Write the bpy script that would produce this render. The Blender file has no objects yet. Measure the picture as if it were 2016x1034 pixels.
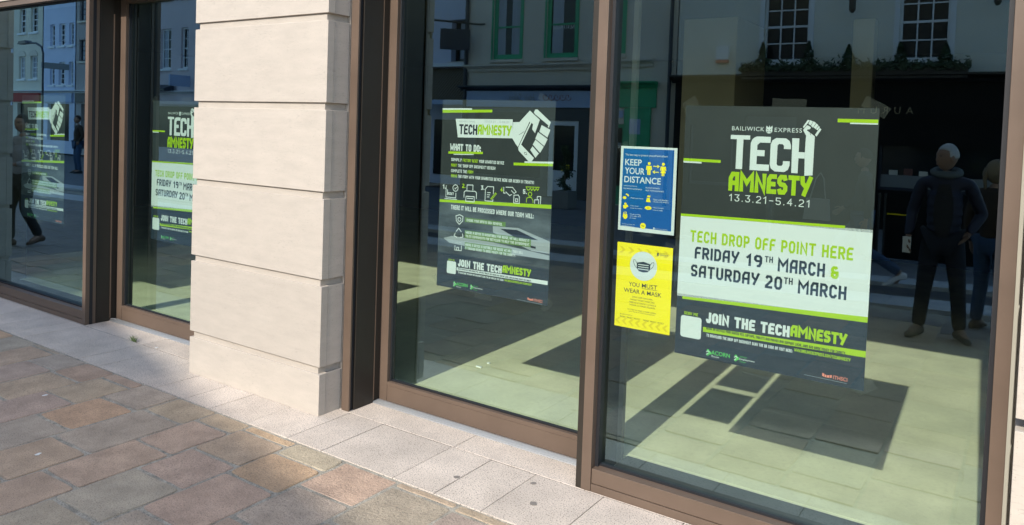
import bpy, bmesh, math, random
from mathutils import Vector, Matrix
random.seed(7)
S = bpy.context.scene
COL = S.collection
rad = math.radians

# ------------------------------------------------------------------ camera, sky, sun, exposure
cam_d = bpy.data.cameras.new("camera")
cam = bpy.data.objects.new("camera", cam_d)
COL.objects.link(cam)
S.camera = cam
R_ = Vector((0.82859539, 0.55877535, 0.034638)); U_ = Vector((-0.04934543, 0.01126355, 0.99871826)); F_ = Vector((-0.55766899, 0.82924257, -0.03690593))
cm = Matrix((R_, U_, -F_)).transposed().to_4x4()
cm.translation = Vector((3.5456, -3.2291, 1.8024))
cam.matrix_world = cm
cam_d.sensor_fit = 'HORIZONTAL'; cam_d.sensor_width = 36.0
cam_d.lens = 36.0 * 1506.557 / 2016.0
cam_d.shift_y = -(517.0 - 313.638) / 2016.0
cam_d.clip_start = 0.05; cam_d.clip_end = 1000

W = bpy.data.worlds.new("World"); S.world = W; W.use_nodes = True
nt = W.node_tree; bg = nt.nodes["Background"]
sky = nt.nodes.new("ShaderNodeTexSky"); sky.sky_type = 'NISHITA'; sky.sun_disc = False
SUN_DIR = Vector((-0.04, 1.0, -0.70)).normalized()          # the way the light travels
to_sun = -SUN_DIR
sky.sun_elevation = math.asin(to_sun.z)
sky.sun_rotation = math.atan2(to_sun.x, to_sun.y)
nt.links.new(sky.outputs[0], bg.inputs[0]); bg.inputs[1].default_value = 0.15
sl = bpy.data.lights.new("sun", 'SUN'); sl.energy = 2.0; sl.angle = rad(0.55); sl.color = (1.0, 0.955, 0.88)
so = bpy.data.objects.new("sun", sl); COL.objects.link(so)
so.rotation_euler = SUN_DIR.to_track_quat('-Z', 'Y').to_euler(); so.location = (4, -20, 20)
S.view_settings.view_transform = 'Standard'; S.view_settings.look = 'None'
S.view_settings.exposure = 1.33; S.view_settings.gamma = 1.0; S.view_settings.use_curve_mapping = False
S.cycles.caustics_reflective = False; S.cycles.caustics_refractive = False
S.cycles.transparent_max_bounces = 16

# ------------------------------------------------------------------ materials
def N(m, t, **kw):
    n = m.node_tree.nodes.new(t)
    for k, v in kw.items(): setattr(n, k, v)
    return n
def mat(name, col=(.5, .5, .5), rough=.7, metal=0., spec=.5, noise=0., nscale=8., stretch=(1, 1, 1), speck=0., sscale=250., speck_col=(.05, .05, .05),
        bump=0., bscale=60., objcol=False, vary=0., rnoise=0., coords='Object'):
    m = bpy.data.materials.new(name); m.use_nodes = True
    b = m.node_tree.nodes["Principled BSDF"]; L = m.node_tree.links
    b.inputs['Roughness'].default_value = rough; b.inputs['Metallic'].default_value = metal
    b.inputs['Specular IOR Level'].default_value = spec
    tc = N(m, "ShaderNodeTexCoord"); geo = N(m, "ShaderNodeNewGeometry"); oi = N(m, "ShaderNodeObjectInfo")
    src = geo.outputs['Position'] if coords == 'World' else tc.outputs['Object']
    mp = N(m, "ShaderNodeMapping"); L.new(src, mp.inputs[0]); mp.inputs['Scale'].default_value = stretch
    if objcol: cur = oi.outputs['Color']
    else:
        rgb = N(m, "ShaderNodeRGB"); rgb.outputs[0].default_value = (*col, 1); cur = rgb.outputs[0]
    if vary:
        hs = N(m, "ShaderNodeHueSaturation"); mr = N(m, "ShaderNodeMapRange")
        mr.inputs[3].default_value = 1 - vary; mr.inputs[4].default_value = 1 + vary
        L.new(oi.outputs['Random'], mr.inputs[0]); L.new(mr.outputs[0], hs.inputs['Value']); L.new(cur, hs.inputs['Color']); cur = hs.outputs[0]
    if noise:
        nz = N(m, "ShaderNodeTexNoise"); nz.inputs['Scale'].default_value = nscale; nz.inputs['Detail'].default_value = 8; nz.inputs['Roughness'].default_value = .62
        L.new(mp.outputs[0], nz.inputs['Vector'])
        mr = N(m, "ShaderNodeMapRange"); mr.inputs[1].default_value = .3; mr.inputs[2].default_value = .7
        mr.inputs[3].default_value = 1 - noise; mr.inputs[4].default_value = 1 + noise; L.new(nz.outputs[0], mr.inputs[0])
        hs = N(m, "ShaderNodeHueSaturation"); L.new(mr.outputs[0], hs.inputs['Value']); L.new(cur, hs.inputs['Color']); cur = hs.outputs[0]
        if rnoise:
            m2 = N(m, "ShaderNodeMapRange"); m2.inputs[3].default_value = rough - rnoise; m2.inputs[4].default_value = rough + rnoise
            L.new(nz.outputs[0], m2.inputs[0]); L.new(m2.outputs[0], b.inputs['Roughness'])
    if speck:
        vz = N(m, "ShaderNodeTexNoise"); vz.inputs['Scale'].default_value = sscale; vz.inputs['Detail'].default_value = 2
        L.new(src, vz.inputs['Vector'])
        cr = N(m, "ShaderNodeMapRange"); cr.inputs[1].default_value = .56; cr.inputs[2].default_value = .66; cr.inputs[3].default_value = 0; cr.inputs[4].default_value = speck
        L.new(vz.outputs[0], cr.inputs[0])
        mx = N(m, "ShaderNodeMix", data_type='RGBA'); L.new(cr.outputs[0], mx.inputs[0]); L.new(cur, mx.inputs[6]); mx.inputs[7].default_value = (*speck_col, 1); cur = mx.outputs[2]
        cr2 = N(m, "ShaderNodeMapRange"); cr2.inputs[1].default_value = .42; cr2.inputs[2].default_value = .34; cr2.inputs[3].default_value = 0; cr2.inputs[4].default_value = speck * .6
        L.new(vz.outputs[0], cr2.inputs[0])
        hs = N(m, "ShaderNodeHueSaturation"); hs.inputs['Value'].default_value = 1.35; L.new(cur, hs.inputs['Color'])
        mx = N(m, "ShaderNodeMix", data_type='RGBA'); L.new(cr2.outputs[0], mx.inputs[0]); L.new(cur, mx.inputs[6]); L.new(hs.outputs[0], mx.inputs[7]); cur = mx.outputs[2]
    L.new(cur, b.inputs['Base Color'])
    if bump:
        bz = N(m, "ShaderNodeTexNoise"); bz.inputs['Scale'].default_value = bscale; bz.inputs['Detail'].default_value = 6; bz.inputs['Roughness'].default_value = .65
        L.new(mp.outputs[0], bz.inputs['Vector'])
        bp = N(m, "ShaderNodeBump"); bp.inputs['Strength'].default_value = bump; bp.inputs['Distance'].default_value = .01
        L.new(bz.outputs[0], bp.inputs['Height']); L.new(bp.outputs[0], b.inputs['Normal'])
    return m

def limestone():
    m = mat("limestone", (.44, .385, .322), rough=.75, noise=.07, nscale=3.0, stretch=(1.5, 1.5, 6), bump=.16, bscale=90, vary=.045, coords='World')
    b = m.node_tree.nodes["Principled BSDF"]; L = m.node_tree.links
    cur = b.inputs['Base Color'].links[0].from_socket
    geo = N(m, "ShaderNodeNewGeometry"); mp = N(m, "ShaderNodeMapping"); mp.inputs['Scale'].default_value = (26, 26, 150)
    L.new(geo.outputs['Position'], mp.inputs[0])
    nz = N(m, "ShaderNodeTexNoise"); nz.inputs['Scale'].default_value = 1; nz.inputs['Detail'].default_value = 6; L.new(mp.outputs[0], nz.inputs['Vector'])
    big = N(m, "ShaderNodeTexNoise"); big.inputs['Scale'].default_value = 4; L.new(geo.outputs['Position'], big.inputs['Vector'])
    r1 = N(m, "ShaderNodeMapRange"); r1.inputs[1].default_value = .56; r1.inputs[2].default_value = .72; L.new(nz.outputs[0], r1.inputs[0])
    r2 = N(m, "ShaderNodeMapRange"); r2.inputs[1].default_value = .45; r2.inputs[2].default_value = .65; L.new(big.outputs[0], r2.inputs[0])
    mu = N(m, "ShaderNodeMath", operation='MULTIPLY'); L.new(r1.outputs[0], mu.inputs[0]); L.new(r2.outputs[0], mu.inputs[1])
    mu2 = N(m, "ShaderNodeMath", operation='MULTIPLY'); mu2.inputs[1].default_value = .75; L.new(mu.outputs[0], mu2.inputs[0])
    mx = N(m, "ShaderNodeMix", data_type='RGBA'); L.new(mu2.outputs[0], mx.inputs[0]); L.new(cur, mx.inputs[6]); mx.inputs[7].default_value = (.30, .265, .225, 1)
    # small pits
    vz = N(m, "ShaderNodeTexNoise"); vz.inputs['Scale'].default_value = 140; vz.inputs['Detail'].default_value = 1; L.new(geo.outputs['Position'], vz.inputs['Vector'])
    r3 = N(m, "ShaderNodeMapRange"); r3.inputs[1].default_value = .66; r3.inputs[2].default_value = .74; r3.inputs[4].default_value = .6; L.new(vz.outputs[0], r3.inputs[0])
    my = N(m, "ShaderNodeMix", data_type='RGBA'); L.new(r3.outputs[0], my.inputs[0]); L.new(mx.outputs[2], my.inputs[6]); my.inputs[7].default_value = (.25, .22, .18, 1)
    L.new(my.outputs[2], b.inputs['Base Color'])
    return m

def glass(name, tint, ior):
    m = bpy.data.materials.new(name); m.use_nodes = True; n = m.node_tree; n.nodes.clear()
    out = N(m, "ShaderNodeOutputMaterial"); mx = N(m, "ShaderNodeMixShader"); tr = N(m, "ShaderNodeBsdfTransparent"); gl = N(m, "ShaderNodeBsdfGlossy"); fr = N(m, "ShaderNodeFresnel")
    fr.inputs[0].default_value = ior; tr.inputs[0].default_value = (*tint, 1); gl.inputs['Roughness'].default_value = 0.0; gl.inputs[0].default_value = (.60, .88, 1, 1)
    n.nodes.remove(fr); f0 = ((ior - 1) / (ior + 1)) ** 2
    geo = N(m, "ShaderNodeNewGeometry"); dt = N(m, "ShaderNodeVectorMath", operation='DOT_PRODUCT'); n.links.new(geo.outputs['True Normal'], dt.inputs[0]); n.links.new(geo.outputs['Incoming'], dt.inputs[1])
    ab = N(m, "ShaderNodeMath", operation='ABSOLUTE'); n.links.new(dt.outputs['Value'], ab.inputs[0])
    om = N(m, "ShaderNodeMath", operation='SUBTRACT'); om.inputs[0].default_value = 1; n.links.new(ab.outputs[0], om.inputs[1])
    pw = N(m, "ShaderNodeMath", operation='POWER'); n.links.new(om.outputs[0], pw.inputs[0]); pw.inputs[1].default_value = 2.7
    ma = N(m, "ShaderNodeMath", operation='MULTIPLY_ADD'); n.links.new(pw.outputs[0], ma.inputs[0]); ma.inputs[1].default_value = 1 - f0; ma.inputs[2].default_value = f0
    nz = N(m, "ShaderNodeTexNoise"); nz.inputs['Scale'].default_value = .9; nz.inputs['Detail'].default_value = 0; n.links.new(geo.outputs['Position'], nz.inputs['Vector'])
    bp = N(m, "ShaderNodeBump"); bp.inputs['Strength'].default_value = .04; bp.inputs['Distance'].default_value = .01
    n.links.new(nz.outputs[0], bp.inputs['Height']); n.links.new(bp.outputs[0], gl.inputs['Normal'])
    inv = N(m, "ShaderNodeMath", operation='DIVIDE'); inv.inputs[0].default_value = 1; cl = N(m, "ShaderNodeMath", operation='MAXIMUM'); cl.inputs[1].default_value = .12; n.links.new(ab.outputs[0], cl.inputs[0]); n.links.new(cl.outputs[0], inv.inputs[1])
    cb = N(m, "ShaderNodeCombineColor")
    for k in range(3):          # Beer-Lambert: the longer the path through the pane, the greener
        pk = N(m, "ShaderNodeMath", operation='POWER'); pk.inputs[0].default_value = tint[k]; n.links.new(inv.outputs[0], pk.inputs[1]); n.links.new(pk.outputs[0], cb.inputs[k])
    n.links.new(cb.outputs[0], tr.inputs[0])
    n.links.new(ma.outputs[0], mx.inputs[0]); n.links.new(tr.outputs[0], mx.inputs[1]); n.links.new(gl.outputs[0], mx.inputs[2]); n.links.new(mx.outputs[0], out.inputs[0])
    return m
def clear(name):
    m = bpy.data.materials.new(name); m.use_nodes = True; n = m.node_tree; n.nodes.clear()
    out = N(m, "ShaderNodeOutputMaterial"); tr = N(m, "ShaderNodeBsdfTransparent"); n.links.new(tr.outputs[0], out.inputs[0]); return m
def tape_mat():
    m = bpy.data.materials.new("clear tape"); m.use_nodes = True; n = m.node_tree; n.nodes.clear()
    out = N(m, "ShaderNodeOutputMaterial"); mx = N(m, "ShaderNodeMixShader"); tr = N(m, "ShaderNodeBsdfTransparent"); gl = N(m, "ShaderNodeBsdfPrincipled")
    gl.inputs['Base Color'].default_value = (.55, .55, .5, 1); gl.inputs['Roughness'].default_value = .3; mx.inputs[0].default_value = .022; tr.inputs[0].default_value = (.95, .95, .94, 1)
    n.links.new(tr.outputs[0], mx.inputs[1]); n.links.new(gl.outputs[0], mx.inputs[2]); n.links.new(mx.outputs[0], out.inputs[0]); return m

M = {}
M['lime'] = limestone()
M['bronze'] = mat("bronze aluminium", (.120, .082, .058), rough=.45, metal=.0, spec=.45, noise=.13, nscale=2.5, rnoise=.08, coords='World')
M['bronze_shade'] = mat("shade-toned bronze panel", (.030, .024, .018), rough=.5, spec=.3, noise=.08, nscale=3, stretch=(3, 3, 1), coords='World')  # the frame bronze again, with the shade of the reveals put into its colour
M['gasket'] = mat("black rubber", (.008, .008, .010), rough=.6)
M['alu'] = mat("brushed aluminium", (.55, .56, .56), rough=.38, metal=.75, noise=.06, nscale=30, stretch=(1, 30, 30), coords='World')
M['granite'] = mat("granite slab", (.55, .47, .39), rough=.8, noise=.17, nscale=3.2, speck=.9, sscale=150, speck_col=(.13, .105, .09), bump=.25, bscale=220, vary=.07, coords='World')
M['paver'] = mat("sandstone paver", objcol=True, rough=.82, noise=.22, nscale=6, speck=.55, sscale=160, speck_col=(.07, .065, .06), bump=.8, bscale=60, coords='World')
M['mortar'] = mat("sandy mortar", (.34, .31, .25), rough=.95, noise=.35, nscale=14, speck=.6, sscale=130, bump=.8, bscale=80, coords='World')
M['road'] = mat("asphalt", (.055, .055, .06), rough=.9, noise=.2, nscale=4, speck=.4, sscale=120, speck_col=(.16, .16, .16), bump=.4, bscale=150, coords='World')
M['kerb'] = mat("pale kerb granite", (.46, .46, .45), rough=.8, noise=.1, nscale=4, coords='World')
M['floor'] = mat("pale screed floor", (.74, .69, .45), rough=.55, noise=.16, nscale=2.2, bump=.1, bscale=20, coords='World', speck=.12, sscale=40, speck_col=(.3, .27, .18))
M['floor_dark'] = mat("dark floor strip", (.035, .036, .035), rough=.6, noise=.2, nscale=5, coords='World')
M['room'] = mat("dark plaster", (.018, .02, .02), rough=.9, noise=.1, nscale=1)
M['column'] = mat("painted column", (.42, .40, .33), rough=.8, noise=.05, nscale=2)
M['glass_win'] = glass("window glass", (.875, .965, .925), 2.6)
M['glass_door'] = glass("door glass", (.875, .965, .925), 2.5)
M['clear'] = clear("glass inner face")
M['tape'] = tape_mat()
M['white_paint'] = mat("white paint", (.78, .80, .82), rough=.5)
M['black_paint'] = mat("black paint", (.012, .012, .014), rough=.35)
M['green_paint'] = mat("green paint", (.02, .40, .18), rough=.4, noise=.08, nscale=3)
M['lime_tech'] = None
def flat(name, c, rough=.55): return mat(name, c, rough=rough, spec=.3)
M['p_white'] = flat("print white", (.64, .66, .62)); M['p_green'] = flat("print lime green", (.345, .52, .008)); M['p_dark'] = mat("print slate", (.030, .034, .032), rough=.5, noise=.12, nscale=5, spec=.4)
M['p_navy'] = flat("print dark navy", (.020, .030, .042)); M['p_black'] = flat("print black", (.02, .022, .03)); M['p_midgreen'] = flat("print mid green", (.10, .50, .10)); M['p_olive'] = flat("print olive", (.13, .22, .06))
M['p_blue'] = flat("print blue", (.0, .085, .30)); M['p_yellow'] = flat("print yellow", (.93, .74, .0)); M['p_amber'] = flat("print amber", (.75, .56, .0)); M['p_orange'] = flat("print coral", (.80, .25, .17)); M['p_grey'] = flat("print grey", (.33, .35, .35))
M['paper'] = flat("paper back", (.75, .75, .72))

# ------------------------------------------------------------------ mesh helpers
class MB:
    def __init__(s): s.v = []; s.f = []; s.m = []
    def face(s, pts, mi=0):
        i = len(s.v); s.v += [tuple(p) for p in pts]; s.f.append(tuple(range(i, i + len(pts)))); s.m.append(mi)
    def box(s, x0, x1, y0, y1, z0, z1, mi=0, tf=None):
        x0, x1 = min(x0, x1), max(x0, x1); y0, y1 = min(y0, y1), max(y0, y1); z0, z1 = min(z0, z1), max(z0, z1)
        p = [(x, y, z) for z in (z0, z1) for y in (y0, y1) for x in (x0, x1)]
        if tf: p = [tuple(tf @ Vector(q)) for q in p]
        i = len(s.v); s.v += p
        for q in ((0, 2, 3, 1), (4, 5, 7, 6), (0, 1, 5, 4), (2, 6, 7, 3), (0, 4, 6, 2), (1, 3, 7, 5)):
            s.f.append(tuple(i + k for k in q)); s.m.append(mi)
        return s
    def prism(s, pts, axis, a, b, mi=0):
        """pts: 2D outline; extruded along axis from a to b"""
        def P3(p, t):
            if axis == 0: return (t, p[0], p[1])
            if axis == 1: return (p[0], t, p[1])
            return (p[0], p[1], t)
        n = len(pts); i = len(s.v)
        s.v += [P3(p, a) for p in pts] + [P3(p, b) for p in pts]
        s.f.append(tuple(range(i, i + n))); s.f.append(tuple(range(i + 2 * n - 1, i + n - 1, -1))); s.m += [mi, mi]
        for k in range(n):
            s.f.append((i + k, i + n + k, i + n + (k + 1) % n, i + (k + 1) % n)); s.m.append(mi)
        return s
    def tube(s, pts, r, seg=10, mi=0, r2=None):
        pts = [Vector(p) for p in pts]; n = len(pts); i = len(s.v)
        for k, p in enumerate(pts):
            d = (pts[min(k + 1, n - 1)] - pts[max(k - 1, 0)]).normalized()
            a = d.orthogonal().normalized() if k == 0 else (a - d * a.dot(d)).normalized()
            b = d.cross(a); rr = r if r2 is None else r + (r2 - r) * k / (n - 1)
            for q in range(seg):
                t = 2 * math.pi * q / seg; s.v.append(tuple(p + (a * math.cos(t) + b * math.sin(t)) * rr))
        for k in range(n - 1):
            for q in range(seg):
                s.f.append((i + k * seg + q, i + k * seg + (q + 1) % seg, i + (k + 1) * seg + (q + 1) % seg, i + (k + 1) * seg + q)); s.m.append(mi)
        s.f.append(tuple(i + q for q in range(seg))); s.f.append(tuple(i + (n - 1) * seg + q for q in reversed(range(seg)))); s.m += [mi, mi]
        return s
    def lathe(s, prof, c, seg=20, mi=0):
        i = len(s.v); n = len(prof)
        for (r, z) in prof:
            for q in range(seg):
                t = 2 * math.pi * q / seg; s.v.append((c[0] + r * math.cos(t), c[1] + r * math.sin(t), c[2] + z))
        for k in range(n - 1):
            for q in range(seg):
                s.f.append((i + k * seg + q, i + k * seg + (q + 1) % seg, i + (k + 1) * seg + (q + 1) % seg, i + (k + 1) * seg + q)); s.m.append(mi)
        s.f.append(tuple(i + q for q in reversed(range(seg)))); s.f.append(tuple(i + (n - 1) * seg + q for q in range(seg))); s.m += [mi, mi]
        return s
    def build(s, name, mats, parent=None, bevel=0, smooth=False, kind=None, color=None, fix=True):
        me = bpy.data.meshes.new(name); me.from_pydata(s.v, [], s.f)
        if not isinstance(mats, (list, tuple)): mats = [mats]
        for m in mats: me.materials.append(m)
        me.polygons.foreach_set('material_index', s.m)
        if fix or bevel:
            bm = bmesh.new(); bm.from_mesh(me)
            if fix: bmesh.ops.recalc_face_normals(bm, faces=bm.faces)
            if bevel: bmesh.ops.bevel(bm, geom=[e for e in bm.edges if e.is_manifold and e.calc_face_angle(0) > .6], offset=bevel, segments=2, affect='EDGES', profile=.6)
            bm.to_mesh(me); bm.free()
        if smooth: me.polygons.foreach_set('use_smooth', [True] * len(me.polygons))
        me.update()
        o = bpy.data.objects.new(name, me); COL.objects.link(o)
        if parent is not None:
            o.parent = parent; o.matrix_parent_inverse = Matrix.Translation(-abs_loc(parent)) if abs_loc(parent).length else Matrix()
        if kind: o['kind'] = kind
        if color: o.color = (*color, 1)
        return o
LOCS = {}
def abs_loc(o): return LOCS.get(o.name, Vector((0, 0, 0)))
def thing(name, label, cat, loc=(0, 0, 0), group=None):
    """Empty at a thing's base; its parts are modelled in world coordinates (or local ones when loc is zero)"""
    o = bpy.data.objects.new(name, None); COL.objects.link(o); o.location = loc; o.empty_display_size = .1
    LOCS[o.name] = Vector(loc)
    o['label'] = label; o['category'] = cat
    if group: o['group'] = group
    return o
def tag(o, label, cat, group=None):
    o['label'] = label; o['category'] = cat
    if group: o['group'] = group
    return o
def copy_tree(o, parent=None):
    c = o.copy(); COL.objects.link(c)
    if parent is not None: c.parent = parent
    for ch in list(o.children): copy_tree(ch, c)
    return c
def bx(*a): return MB().box(*a)

# ------------------------------------------------------------------ lettering
G = {  # stroke skeletons in a unit box
 'A': (.62, [[(0, 0), (0, .72), (.3, 1), (1, 1), (1, 0)], [(.0, .40), (1, .40)]]),
 'B': (.6, [[(0, 0), (0, 1), (.75, 1), (1, .86), (1, .62), (.82, .52), (1, .42), (1, .14), (.75, 0), (0, 0)], [(0, .52), (.82, .52)]]),
 'C': (.58, [[(1, .74), (1, .86), (.72, 1), (.3, 1), (0, .82), (0, .18), (.3, 0), (.72, 0), (1, .14), (1, .26)]]),
 'D': (.6, [[(0, 0), (0, 1), (.65, 1), (1, .8), (1, .2), (.65, 0), (0, 0)]]),
 'E': (.56, [[(1, 1), (.3, 1), (0, .8), (0, 0), (1, 0)], [(0, .5), (.82, .5)]]),
 'F': (.54, [[(1, 1), (.3, 1), (0, .8), (0, 0)], [(0, .5), (.82, .5)]]),
 'G': (.6, [[(1, .8), (.75, 1), (.3, 1), (0, .82), (0, .18), (.3, 0), (1, 0), (1, .5), (.6, .5)]]),
 'H': (.6, [[(0, 1), (0, 0)], [(1, 1), (1, 0)], [(0, .5), (1, .5)]]),
 'I': (.16, [[(.5, 1), (.5, 0)]]),
 'J': (.5, [[(1, 1), (1, .18), (.72, 0), (.28, 0), (0, .18), (0, .34)]]),
 'K': (.6, [[(0, 1), (0, 0)], [(1, 1), (.12, .5), (1, 0)]]),
 'L': (.5, [[(0, 1), (0, 0), (1, 0)]]),
 'M': (.86, [[(0, 0), (0, 1), (.5, .45), (1, 1), (1, 0)]]),
 'N': (.66, [[(0, 0), (0, 1), (1, 0), (1, 1)]]),
 'O': (.6, [[(.5, 1), (.28, 1), (0, .82), (0, .18), (.28, 0), (.72, 0), (1, .18), (1, .82), (.72, 1), (.5, 1)]]),
 'P': (.58, [[(0, 0), (0, 1), (.72, 1), (1, .86), (1, .56), (.72, .42), (0, .42)]]),
 'Q': (.6, [[(.5, 1), (.28, 1), (0, .82), (0, .18), (.28, 0), (.72, 0), (1, .18), (1, .82), (.72, 1), (.5, 1)], [(.6, .25), (1, -.05)]]),
 'R': (.6, [[(0, 0), (0, 1), (.72, 1), (1, .86), (1, .6), (.72, .46), (0, .46)], [(.5, .46), (1, 0)]]),
 'S': (.58, [[(1, .78), (.85, 1), (.25, 1), (0, .84), (0, .64), (.22, .52), (.78, .48), (1, .36), (1, .16), (.75, 0), (.15, 0), (0, .22)]]),
 'T': (.62, [[(0, 1), (1, 1)], [(.5, 1), (.5, 0)]]),
 'U': (.6, [[(0, 1), (0, .18), (.28, 0), (.72, 0), (1, .18), (1, 1)]]),
 'V': (.62, [[(0, 1), (.5, 0), (1, 1)]]),
 'W': (.86, [[(0, 1), (.12, 0), (.5, .6), (.88, 0), (1, 1)]]),
 'X': (.62, [[(0, 1), (1, 0)], [(1, 1), (0, 0)]]),
 'Y': (.66, [[(0, 1), (.06, .68), (.5, .45)], [(1, 1), (.3, 0)]]),
 'Z': (.58, [[(0, 1), (1, 1), (0, 0), (1, 0)]]),
 '0': (.6, [[(.5, 1), (.28, 1), (0, .82), (0, .18), (.28, 0), (.72, 0), (1, .18), (1, .82), (.72, 1), (.5, 1)]]),
 '1': (.40, [[(0, .78), (.75, 1), (.75, 0)]]),
 '2': (.58, [[(0, .8), (.2, 1), (.8, 1), (1, .84), (1, .62), (0, .1), (0, 0), (1, 0)]]),
 '3': (.58, [[(0, 1), (1, 1), (.5, .58), (1, .42), (1, .16), (.75, 0), (.2, 0), (0, .18)]]),
 '4': (.6, [[(.75, 0), (.75, 1), (0, .3), (1, .3)]]),
 '5': (.58, [[(1, 1), (0, 1), (0, .56), (.75, .56), (1, .42), (1, .16), (.75, 0), (.2, 0), (0, .12)]]),
 '9': (.58, [[(1, .5), (.25, .5), (0, .62), (0, .86), (.25, 1), (.75, 1), (1, .86), (1, .3), (.75, 0), (.3, 0)]]),
 '&': (.62, [[(.85, .85), (.7, 1), (.25, 1), (0, .85), (0, .66), (.3, .5), (0, .36), (0, .14), (.25, 0), (.8, 0), (1, .2), (1, .5), (.3, .5)]]),
 '.': (.16, [[(.5, .0), (.5, .06)]]), ',': (.16, [[(.6, .06), (.3, -.16)]]), ':': (.16, [[(.5, .05), (.5, .14)], [(.5, .6), (.5, .69)]]),
 '-': (.5, [[(0, .48), (1, .48)]]), "'": (.16, [[(.5, 1), (.5, .78)]]), '(': (.24, [[(1, 1.05), (0, .8), (0, .15), (1, -.1)]]), ')': (.24, [[(0, 1.05), (1, .8), (1, .15), (0, -.1)]]),
 '/': (.5, [[(0, 0), (1, 1)]]), '%': (.7, [[(0, 0), (1, 1)], [(0, .8), (.2, .8)], [(.8, .2), (1, .2)]]),
}
def ribbon(pts, hw, cap=0.0):
    """mitred ribbon along a polyline -> list of quads (each 4 2D points)"""
    n = len(pts); P = [Vector(p) for p in pts]
    closed = n > 3 and (P[0] - P[-1]).length < 1e-6
    out = []; L_, R__ = [], []
    for k in range(n):
        if closed:
            a = P[k] - P[k - 1 if k > 0 else n - 2]; b = P[k + 1 if k < n - 1 else 1] - P[k]
        else:
            a = P[k] - P[k - 1] if k > 0 else P[1] - P[0]; b = P[k + 1] - P[k] if k < n - 1 else a
        a = a.normalized(); b = b.normalized()
        na = Vector((-a.y, a.x)); nb = Vector((-b.y, b.x)); m = na + nb
        if m.length < .3: m = na
        m = m.normalized(); l = hw / max(.45, m.dot(na))
        L_.append(P[k] + m * l); R__.append(P[k] - m * l)
    for k in range(n - 1): out.append([L_[k], R__[k], R__[k + 1], L_[k + 1]])
    return out
def stroke_text(s, weight=.17, gap=.12, space=.42, wscale=1.0):
    """returns list of (layer, polygon) in units of cap height, plus total width"""
    x = 0; polys = []
    for ch in s.upper():
        if ch == ' ': x += space; continue
        w, st = G.get(ch, G['O']); w = max(w * wscale, weight); hw = weight / 2
        for li, pl in enumerate(st):
            pts = [(x + hw + px * (w - weight), hw + py * (1 - weight)) for px, py in pl]
            # open ends reach the box edge
            if not (len(pts) > 3 and pts[0] == pts[-1]):
                for e, f in ((0, 1), (-1, -2)):
                    d = Vector(pts[e]) - Vector(pts[f])
                    if d.length > 1e-6:
                        on = pl[e][1] in (0, 1) and abs(d.y) > abs(d.x) * .6
                        onx = pl[e][0] in (0, 1) and abs(d.x) > abs(d.y) * .6
                        if on or onx or len(pl) == 2: pts[e] = tuple(Vector(pts[e]) + d.normalized() * hw)
            for q in ribbon(pts, hw): polys.append((li, q))
        x += w + gap
    return polys, x - gap
BF = {}
def font_text(s, spacing=1.0, extrude_w=0.0, shear=0.0):
    """flat outline text from Blender's own built-in typeface -> polygons, normalised bbox"""
    key = (s, spacing, extrude_w, shear)
    if key in BF: return BF[key]
    c = bpy.data.curves.new("lettering_outline", 'FONT'); c.body = s; c.space_character = spacing; c.offset = extrude_w; c.shear = shear; c.resolution_u = 3
    o = bpy.data.objects.new("lettering_outline", c); COL.objects.link(o)
    dg = bpy.context.evaluated_depsgraph_get(); me = bpy.data.meshes.new_from_object(o.evaluated_get(dg))
    vs = [v.co.copy() for v in me.vertices]; fs = [[vs[i].xy for i in p.vertices] for p in me.polygons]
    bpy.data.objects.remove(o); bpy.data.curves.remove(c); bpy.data.meshes.remove(me)
    xs = [v.x for v in vs]; ys = [v.y for v in vs]
    r = (fs, min(xs), max(xs), min(ys), max(ys)); BF[key] = r
    return r

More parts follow.
